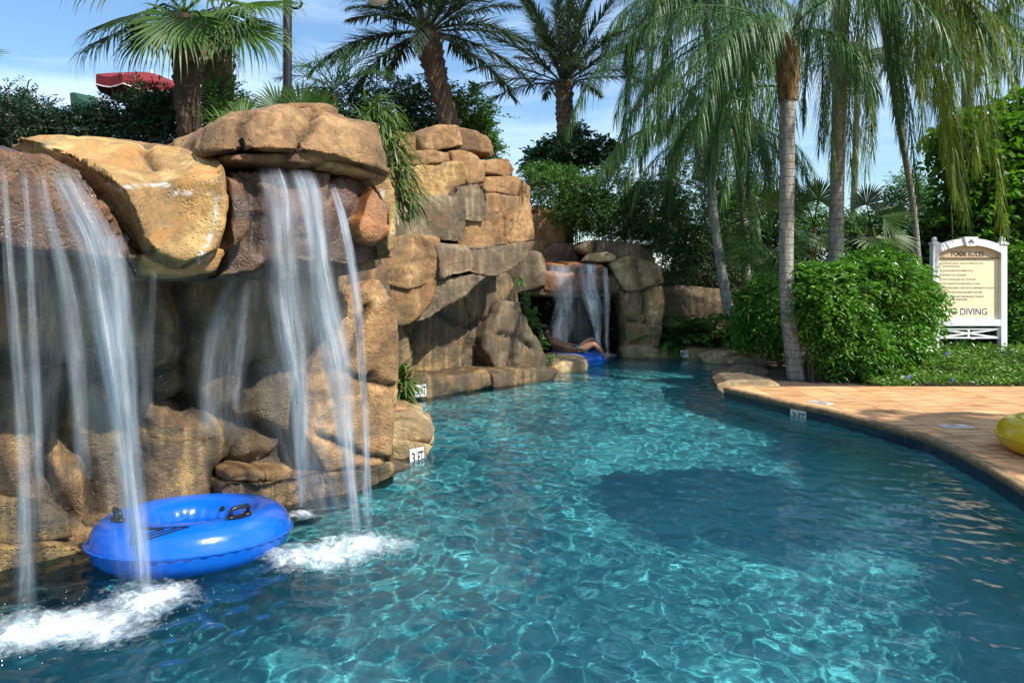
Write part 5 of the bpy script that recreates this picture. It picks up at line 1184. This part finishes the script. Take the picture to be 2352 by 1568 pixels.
# ---- fan palm clump behind the crown boulder
o = empty('fan_palm_clump', P(690, 262, 6.9)*np.array([1, 1, 1]), 'low green fan palm clump rising behind the crown boulder at the lamp post', 'palm'); r = np.random.default_rng(110)
for px, py, ax_, R_ in ((640, 232, (-.5, -.2, .8), .36), (690, 228, (.05, -.2, 1), .36), (735, 236, (.55, -.2, .8), .34), (665, 238, (-.1, .3, 1), .34)):
    fan_leaf('leaf', o, 'fan', P(px, py+24, 6.9), ax_, (0, -1, .5), R_, r, 20, 1.25, .35)
o = empty('fan_palm_clump', P(570, 275, 6.8), 'low fan palm leaves between the palm trunks and the crown boulder', 'palm')
fan_leaf('leaf', o, 'fan', P(545, 268, 6.8), (.75, 0, .5), (0, -1, .6), .33, r, 22, 1.2, .35); fan_leaf('leaf', o, 'fan', P(560, 285, 6.6), (-.6, 0, .45), (0, -1, .6), .36, r, 20, 1.0, .3)

# ---- tall fan palms at upper left
def fan_palm(label, pbase, ptop, rad, seed, lvs, bmat):
    r = np.random.default_rng(seed); o = empty('fan_palm', pbase, label, 'palm', 'fan palms above the overhang')
    path = [pbase, pbase*.5+ptop*.5+np.array([.03, 0, 0]), ptop]
    t = trunk('trunk', o, bmat, path, [rad*1.05, rad*.9, rad, rad*1.15, rad*1.3], seed, .22, 90, 28, .02, zk=8)
    mb = MB(); nn = 420                          # ragged fibres and old leaf bases
    s = r.uniform(.42, 1, nn)**.8; a = r.uniform(0, 2*PI, nn); c0 = pbase[None]*(1-s[:, None])+ptop[None]*s[:, None]
    od = np.stack([np.cos(a), np.sin(a), np.zeros(nn)], 1)
    strips(mb, c0+od*rad*.9, od*.7+np.array([0, 0, -.5]), r.uniform(.06, .2, nn), .028, r, .8, 3)
    mb.build('leaf_bases', M[bmat], t)
    for c, ax_, nm, R_, mat, dr in lvs:
        fan_leaf('leaf', o, mat, c, ax_, nm, R_, r, 40, 2.0, dr, pet=ptop+np.array([0, 0, .05]))
    return o
d1, d2 = 6.5, 7.6
lv1 = [(P(410, 42, d1-.35), (-.15, -.5, -.7), (.1, -.8, .5), .62, 'fan', .7), (P(330, 30, d1), (-.9, .1, -.15), (-.1, -.5, .8), .72, 'fan_dark', .8), (P(300, -60, d1), (-.8, .2, .45), (0, -.6, .7), .75, 'fan_dark', .6),
       (P(270, 75, d1+.1), (-.9, 0, -.35), (-.2, -.5, .8), .55, 'fan_dark', 1.0), (P(430, -90, d1-.2), (0, -.4, .9), (0, -.9, .3), .75, 'fan', .5), (P(500, 0, d1-.2), (.5, -.5, -.2), (.3, -.5, .8), .62, 'fan', .7),
       (P(355, 60, d1+.5), (-.6, .5, -.4), (0, -.4, .8), .62, 'fan_dark', 1.0), (P(480, 60, d1+.5), (.4, .6, -.5), (0, -.4, .8), .55, 'fan_dark', 1.0)]
fan_palm('near fan palm with a shaggy dark brown trunk rising behind the yellow boulder', gp(436, d1), P(422, 40, d1), .095, 120, lv1, 'bark_fan')
lv2 = [(P(545, 60, d2-.4), (.75, -.3, -.45), (.2, -.6, .7), .75, 'fan', .7), (P(570, 10, d2-.3), (.9, -.2, -.05), (0, -.5, .9), .72, 'fan', .6), (P(500, 30, d2-.5), (.1, -.7, -.6), (0, -.6, .6), .6, 'fan', .8),
       (P(560, -70, d2), (.7, 0, .6), (-.2, -.6, .7), .8, 'fan', .5), (P(450, -80, d2), (-.4, .2, .8), (0, -.8, .4), .8, 'fan_dark', .5), (P(440, 40, d2+.4), (-.7, .4, -.3), (0, -.5, .8), .65, 'fan_dark', .8), (P(540, 50, d2+.4), (.6, .5, -.3), (0, -.5, .8), .65, 'fan_dark', .9)]
fan_palm('farther fan palm with a tan boot-covered trunk beside the lamp post', gp(500, d2), P(497, 50, d2), .135, 121, lv2, 'bark_tan')
o = empty('fan_palm', gp(-90, 6.9), 'palm mostly outside the left edge with one leaf tip showing', 'palm', 'fan palms above the overhang')
fan_leaf('leaf', o, 'fan', P(-80, 135, 6.9), (.8, 0, .1), (0, -.6, .8), .45, r, 24, 1.6, .3); trunk('trunk', o, 'bark_fan', [gp(-150, 6.9), P(-140, 120, 6.9)], [.1, .1], 3, .2)

# ---- date palms
def date_palm(label, path, rad, c, n, L, seed, elr, mat='date', leafL=.42, fr=None):
    r = np.random.default_rng(seed); o = empty('date_palm', path[0], label, 'palm', 'date palms on the skyline')
    trunk('trunk', o, 'bark_date', path, [x*.84 for x in rad], seed, .30, 120, 28, .02, zk=7)
    for i in range(n):
        a = i*2.39996+r.normal(0, .15); e = elr[0]+(elr[1]-elr[0])*(i/n)**.9+r.normal(0, .07)
        frond('frond', o, mat, c+np.array([math.cos(a), math.sin(a), 0])*.05, a, e, L*r.uniform(.85, 1.1), r.uniform(.5, .8)*(1.1-.45*e), leafL, .027, 72, r, .45, .2, .17, (.9, .35), rr=.024, pw=1.5)
    return o
D1 = 11.0
date_palm('date palm with a curved ridged trunk growing from the cliff top', [P(1045, 340, D1), P(1028, 270, D1), P(1002, 175, D1), P(982, 95, D1), P(980, 70, D1)], [.17, .19, .17, .17, .19, .23, .20], P(980, 72, D1), 32, 2.05, 130, (-.25, 1.35))
D2 = 16.0
date_palm('straight date palm standing alone against the sky in the middle', [gp(1302, D2), P(1300, 360, D2), P(1296, 240, D2), P(1294, 185, D2)], [.2, .18, .18, .24, .22], P(1294, 190, D2), 34, 2.4, 131, (.1, 1.5), leafL=.48)

# ---- queen palms on the right
def queen_palm(label, path, rad, c, fr, seed, mat='queen', sheath=None, leafL=.62, n=105, fl=1.0, add=(), lw=.0135):
    r = np.random.default_rng(seed); o = empty('queen_palm', path[0], label, 'palm', 'queen palms on the right bank')
    trunk('trunk', o, 'bark_pale' if seed == 143 else 'bark_grey', path, [x*.84 for x in rad], seed, 0, 60, 20, .004)
    if sheath is not None:
        trunk('crown_shaft', o, 'sheath', sheath, [rad[-1]*1.0, rad[-1]*1.22, rad[-1]*1.15, rad[-1]*.7], seed+1, .12, 40, 20, .02, zk=5)
    for f in list(fr)+[((k*2*PI/add[0] if len(add) < 5 else add[4][0]+(add[4][1]-add[4][0])*k/add[0])+r.normal(0, .2), r.uniform(.2, .8), add[1]*r.uniform(.75, 1.08)/fl, -r.uniform(*add[2]), add[3] or mat) for k in range(add[0] if add else 0)]:
        az, el, L, dr = f[:4]; cu = dr < 0; pc_ = dr; lg = dr > 1.85; dr = el+r.uniform(1.15, 1.45) if lg else dr
        mm = f[4] if len(f) > 4 else mat; b = f[5] if len(f) > 5 else c
        frond('frond', o, mm, b, az, el, L*fl*r.uniform(.9, 1.1), dr, leafL, lw, n, r, .8, 1.9, .10, (1.1, .5), rr=.02, pw=pc_ if cu else .62 if lg else 1.0, seg=5, shape=(.7, 1, 1, .9, .5))
    return o
# azimuths: 0 = to the right, pi = to the left, -pi/2 = towards the camera
q1 = P(1806, 95, 10.2)
queen_palm('nearest queen palm with grey ringed trunk and brown crown shaft beside the big shrub', [gp(1830, 10.2), P(1826, 850, 10.2), P(1810, 710, 10.2), P(1806, 580, 10.2), P(1808, 400, 10.2), P(1809, 225, 10.2)], [.15, .13, .12, .125, .125, .135], q1,
   [(2.9, .75, 2.3, 2.3), (3.5, .5, 2.2, 2.0), (3.9, .7, 2.0, 2.2), (.2, .9, 1.2, 2.2), (1.8, .9, 1.9, 1.9), (3.1, 1.2, 2.2, 1.9), (5.2, 1.1, 2.0, 2.0),
    (3.2, .25, 1.4, 1.5, 'queen', P(1797, 150, 10.2)), (3.0, .5, 2.2, 2.2), (2.75, 1.05, 2.4, 2.4), (3.35, 1.0, 2.5, 2.5), (3.15, .15, 1.5, 1.5, 'queen', P(1797, 200, 10.2)), (-1.1, .5, 1.3, 2.2)], 140, fl=1.6, add=(7, 3.3, (.4, .8), None, (1.9, 4.5)), sheath=[P(1809, 232, 10.2), P(1808, 180, 10.2), P(1807, 120, 10.2), P(1806, 80, 10.2)])
q2 = P(1930, -30, 12.0)
queen_palm('second queen palm with a thick pale trunk rising behind the big bush', [gp(1912, 12), P(1918, 640, 12), P(1922, 450, 12), P(1928, 250, 12), P(1930, -20, 12)], [.16, .15, .14, .15, .14], q2,
   [(-.4, .5, 2.5, 2.3, 'queen_y'), (.3, .1, 2.3, 1.9, 'queen_y'), (-1.6, .8, 2.0, 2.3), (-2.3, .6, 2.0, 2.3), (-.2, .3, 2.5, 2.2, 'queen_y'), (-1.1, .3, 2.2, 2.2), (1.2, 1.0, 1.6, 2.0)], 141, fl=1.5, add=(8, 4.6, (.22, .45), 'queen', (-2.6, .6)))
q3 = P(2010, -70, 11.4)
queen_palm('yellowing queen palm whose long fronds hang before the vine mass', [gp(2120, 12.9), P(2100, 500, 12.8), P(2060, 250, 12.3), P(2012, -60, 11.5)], [.08, .07, .065, .07], q3,
   [(-.7, .4, 3.2, 2.6, 'queen_y'), (-1.7, .5, 2.8, 2.5, 'queen_y'), (.15, .6, 3.0, 2.4), (-1.0, .2, 3.0, 2.3, 'queen_y'), (-.1, .2, 2.9, 2.3, 'queen_y'), (-2.4, .5, 2.4, 2.2), (.9, .8, 1.8, 2.2)], 142, leafL=.7, fl=1.35, add=(13, 5.0, (.22, .45), 'queen_y', (-2.9, .5)))
q4 = P(1640, 300, 14.0)
queen_palm('slender leaning queen palm with a pale trunk near the far bank stones', [gp(1692, 14), P(1688, 780, 14), P(1664, 660, 14), P(1640, 500, 14), P(1634, 400, 14), P(1640, 310, 14)], [.16, .13, .115, .11, .11, .10], q4,
   [(3.0, .9, 2.3, 1.9), (3.4, .35, 2.4, 1.5), (2.7, .55, 2.2, 1.6), (3.9, .7, 2.0, 2.2), (3.2, -.1, 1.9, 1.3), (.1, .9, 2.1, 2.1), (-.5, .6, 1.9, 2.2), (-1.3, .8, 1.8, 2.4), (.8, .8, 2.0, 2.0), (1.6, 1.1, 2.0, 1.5), (2.2, 1.2, 2.3, 1.3), (3.1, 1.25, 2.3, 1.4), (-2.0, .5, 1.8, 2.4), (3.6, .9, 2.2, 2.3), (-.9, .3, 1.8, 2.1), (4.3, .9, 2.0, 2.5), (.3, .4, 2.0, 2.1)], 143, leafL=.6, fl=1.35, add=(9, 2.6, (.35, .8), None))
q5 = P(1610, 0, 15.0)
queen_palm('tall background queen palm whose fronds fill the sky left of the trunks', [gp(1720, 15.5), P(1700, 400, 15.3), P(1640, 150, 15), P(1612, 10, 15)], [.13, .11, .1, .1], q5,
   [(3.1, .9, 2.8, 2.0), (3.3, .4, 2.7, 1.8), (2.8, .1, 2.4, 1.6), (3.7, .3, 2.3, 1.9), (.0, .6, 2.7, 2.2), (-.5, .8, 2.6, 2.4), (-1.2, .5, 2.3, 2.3), (.6, .4, 2.4, 2.0), (1.5, .9, 2.3, 1.6), (2.3, 1.1, 2.6, 1.5), (-2.1, .6, 2.2, 2.3), (-.2, .1, 2.4, 1.8), (.2, 1.2, 2.6, 1.8), (3.5, .7, 2.8, 2.3), (2.95, .65, 2.6, 2.0), (3.9, .8, 2.6, 2.4), (-.9, .9, 2.6, 2.5), (-1.6, .9, 2.4, 2.5), (4.4, .5, 2.3, 2.2)], 144, leafL=.7, fl=1.0, add=(17, 4.8, (.28, .6), None))
q6 = P(1972, 140, 18.0)
queen_palm('thin distant palm trunk seen in the gap between the thicker trunks', [gp(1955, 18), P(1960, 500, 18), P(1968, 250, 18), P(1972, 160, 18)], [.12, .10, .09, .09], q6,
   [(3.1, .7, 2.2, 2.0), (.2, .7, 2.2, 2.0), (-1.2, .6, 2.0, 2.1), (4.2, .5, 2.0, 2.0), (1.4, .9, 2.0, 1.6), (2.4, .4, 2.2, 1.8), (-.4, .3, 2.2, 1.9), (3.4, 1, 2.2, 2.2), (.0, 1.1, 2.2, 2.3)], 145, fl=1.5, add=(8, 3.2, (.3, .7), None))
q7 = P(2420, -120, 9.6)
queen_palm('queen palm whose dark leaflets hang into the upper right corner', [gp(2520, 9.8), P(2510, 400, 9.8), P(2440, -80, 9.6)], [.15, .13, .13], q7,
   [(3.05, .35, 2.4, .9), (3.3, .15, 2.2, .8), (2.7, .6, 2.4, 1.3), (3.8, .5, 2.0, 1.8), (-1.2, .7, 2.2, 1.9), (.0, .7, 2.2, 1.8), (1.2, .8, 2.2, 1.6), (3.15, .55, 2.6, 1.3), (2.9, .2, 2.2, .9), (3.5, .45, 2.2, 1.3)], 146, mat='queen', leafL=.8, fl=1.1)
q8 = P(2220, 60, 17.0)
queen_palm('small far palm crown round the right lamp post', [gp(2236, 17.6), P(2232, 300, 17.6), P(2224, 80, 17.2)], [.1, .09, .08], q8,
   [(3.0, .7, 1.8, 2.0), (.1, .7, 1.8, 2.0), (-1.3, .6, 1.6, 2.2), (4.0, .4, 1.7, 2.0), (1.5, .9, 1.6, 1.6), (-.5, .4, 1.7, 1.9), (3.4, .3, 1.7, 1.8), (.5, .9, 1.7, 2.2)], 147, fl=1.6, add=(8, 2.6, (.3, .7), None))
# ---- sabal fans between the trunks
def sabal(label, c, lvs, seed, R_=.6):
    r = np.random.default_rng(seed); o = empty('sabal_palm', np.array([c[0], c[1], tz(c[0], c[1])]), label, 'palm', 'low fan palms between the trunks')
    trunk('trunk', o, 'bark_tan', [[c[0], c[1], tz(c[0], c[1])-.05], c], [.06, .04], seed, .2, 24)
    for px, py, ax_, nm, mat in lvs:
        fan_leaf('leaf', o, mat, P(px, py, c[1]-.35+r.uniform(-.3, .2)), ax_, nm, R_*r.uniform(.85, 1.1), r, 34, 1.9, .4, pet=c)
    return o
sabal('yellow-green low fan palm left of the nearest ringed trunk', P(1770, 560, 13.0), [(1745, 500, (-.6, -.2, .5), (.2, -.8, .5), 'fan'), (1735, 545, (-.9, -.3, -.1), (0, -.7, .6), 'fan'), (1760, 590, (-.6, -.5, -.6), (0, -.7, .6), 'fan'), (1720, 570, (-.8, 0, -.4), (0, -.7, .6), 'fan'), (1790, 480, (.1, -.2, .9), (0, -.9, .2), 'fan'), (1800, 560, (.6, -.4, -.3), (0, -.7, .6), 'fan')], 150, .62)
sabal('glossy low fan palm between the two thick trunks', P(1870, 520, 13.2), [(1850, 470, (-.5, -.2, .6), (.2, -.8, .5), 'fan'), (1880, 460, (.2, -.3, .9), (0, -.9, .3), 'fan'), (1850, 530, (-.7, -.5, -.3), (0, -.7, .6), 'leaf_mid'), (1890, 540, (.4, -.6, -.4), (0, -.7, .6), 'fan')], 151, .55)
sabal('low fan palm right of the second trunk in front of the bright sky gap', P(2000, 520, 13.2), [(1990, 470, (.1, -.3, .9), (.2, -.8, .5), 'fan_dark'), (1965, 510, (-.5, -.5, .2), (0, -.8, .5), 'fan'), (2030, 500, (.8, -.3, .3), (0, -.7, .6), 'fan'), (2010, 545, (.2, -.7, -.5), (0, -.6, .7), 'fan'), (2045, 540, (.8, -.3, -.4), (0, -.6, .7), 'fan')], 152, .6)
# ---- palms outside the frame on the right, they only throw the shade on the water and paving
for x, y, h, lab, s in ((6.45, 1.9, 6.4, 'palm on the paving outside the frame, first of the shade palms', 160), (8.5, 2.8, 6.2, 'palm on the paving outside the frame, second of the shade palms', 161), (9.4, 2.0, 6.6, 'palm on the paving outside the frame, third of the shade palms', 162)):
    rr_ = np.random.default_rng(s); c0 = np.array([x, y, h])
    queen_palm(lab, [np.array([x+.3, y, .1]), np.array([x+.1, y, h*.5]), c0], [.16, .13, .13], c0, [(i*2.4, rr_.uniform(.1, 1.1), 1.2 if s == 160 else 1.9, 2.0) for i in range(22)], s, n=80, lw=.026)
# ---------------------------------------------------------------- light, sky, camera
SUN = Vector((.55, -.42, .74)).normalized()
L = bpy.data.lights.new('sun', 'SUN'); L.energy = 5.0; L.angle = math.radians(.5); L.color = (1, .95, .86)
L.cycles.is_caustics_light = True
lo = bpy.data.objects.new('sun', L); COL.objects.link(lo); lo.rotation_euler = SUN.to_track_quat('Z', 'Y').to_euler(); lo.location = (8, -6, 12)
W = bpy.data.worlds.new('World'); sc.world = W; W.use_nodes = True
nt = W.node_tree; bg = nt.nodes['Background']
sky = nt.nodes.new('ShaderNodeTexSky'); sky.sky_type = 'NISHITA'; sky.sun_disc = False
sky.sun_elevation = math.asin(SUN.z); sky.sun_rotation = math.atan2(SUN.x, SUN.y)
sky.ozone_density = 3.0; sky.dust_density = .4; sky.air_density = 1.2
tc = nt.nodes.new('ShaderNodeTexCoord'); mp = nt.nodes.new('ShaderNodeMapping'); mp.inputs['Scale'].default_value = (1.2, 1.2, 5.0)
nt.links.new(tc.outputs['Generated'], mp.inputs[0])
no = nt.nodes.new('ShaderNodeTexNoise'); no.inputs['Scale'].default_value = 2.2; no.inputs['Detail'].default_value = 7; no.inputs['Roughness'].default_value = .58; no.inputs['Distortion'].default_value = .5
nt.links.new(mp.outputs[0], no.inputs[0])
rp = nt.nodes.new('ShaderNodeValToRGB'); rp.color_ramp.elements[0].position = .38; rp.color_ramp.elements[0].color = (.10, .10, .10, 1); rp.color_ramp.elements[1].position = .75; rp.color_ramp.elements[1].color = (.8, .8, .8, 1)
nt.links.new(no.outputs[0], rp.inputs[0])
mx = nt.nodes.new('ShaderNodeMixRGB'); nt.links.new(rp.outputs[0], mx.inputs[0]); nt.links.new(sky.outputs[0], mx.inputs[1]); mx.inputs[2].default_value = (7.0, 8.0, 9.2, 1)
hs = nt.nodes.new('ShaderNodeHueSaturation'); hs.inputs['Saturation'].default_value = 1.25; nt.links.new(mx.outputs[0], hs.inputs['Color']); nt.links.new(hs.outputs[0], bg.inputs[0]); bg.inputs[1].default_value = .125
cam = bpy.data.cameras.new('camera'); co = bpy.data.objects.new('camera', cam); COL.objects.link(co); sc.camera = co
co.location = (0, 0, EYE); co.rotation_euler = (PI/2, 0, 0); cam.sensor_width = 36; cam.lens = 24; cam.shift_y = -134/2352
cam.clip_start = .05; cam.clip_end = 3000
sc.view_settings.view_transform = 'Standard'; sc.view_settings.look = 'None'; sc.view_settings.gamma = 1; sc.view_settings.exposure = .5
sc.render.engine = 'CYCLES'
sc.cycles.use_denoising = True
sc.cycles.max_bounces = 10; sc.cycles.diffuse_bounces = 4; sc.cycles.glossy_bounces = 4; sc.cycles.transmission_bounces = 8; sc.cycles.transparent_max_bounces = 24
sc.cycles.caustics_reflective = False; sc.cycles.caustics_refractive = True
sc.cycles.sample_clamp_indirect = 4
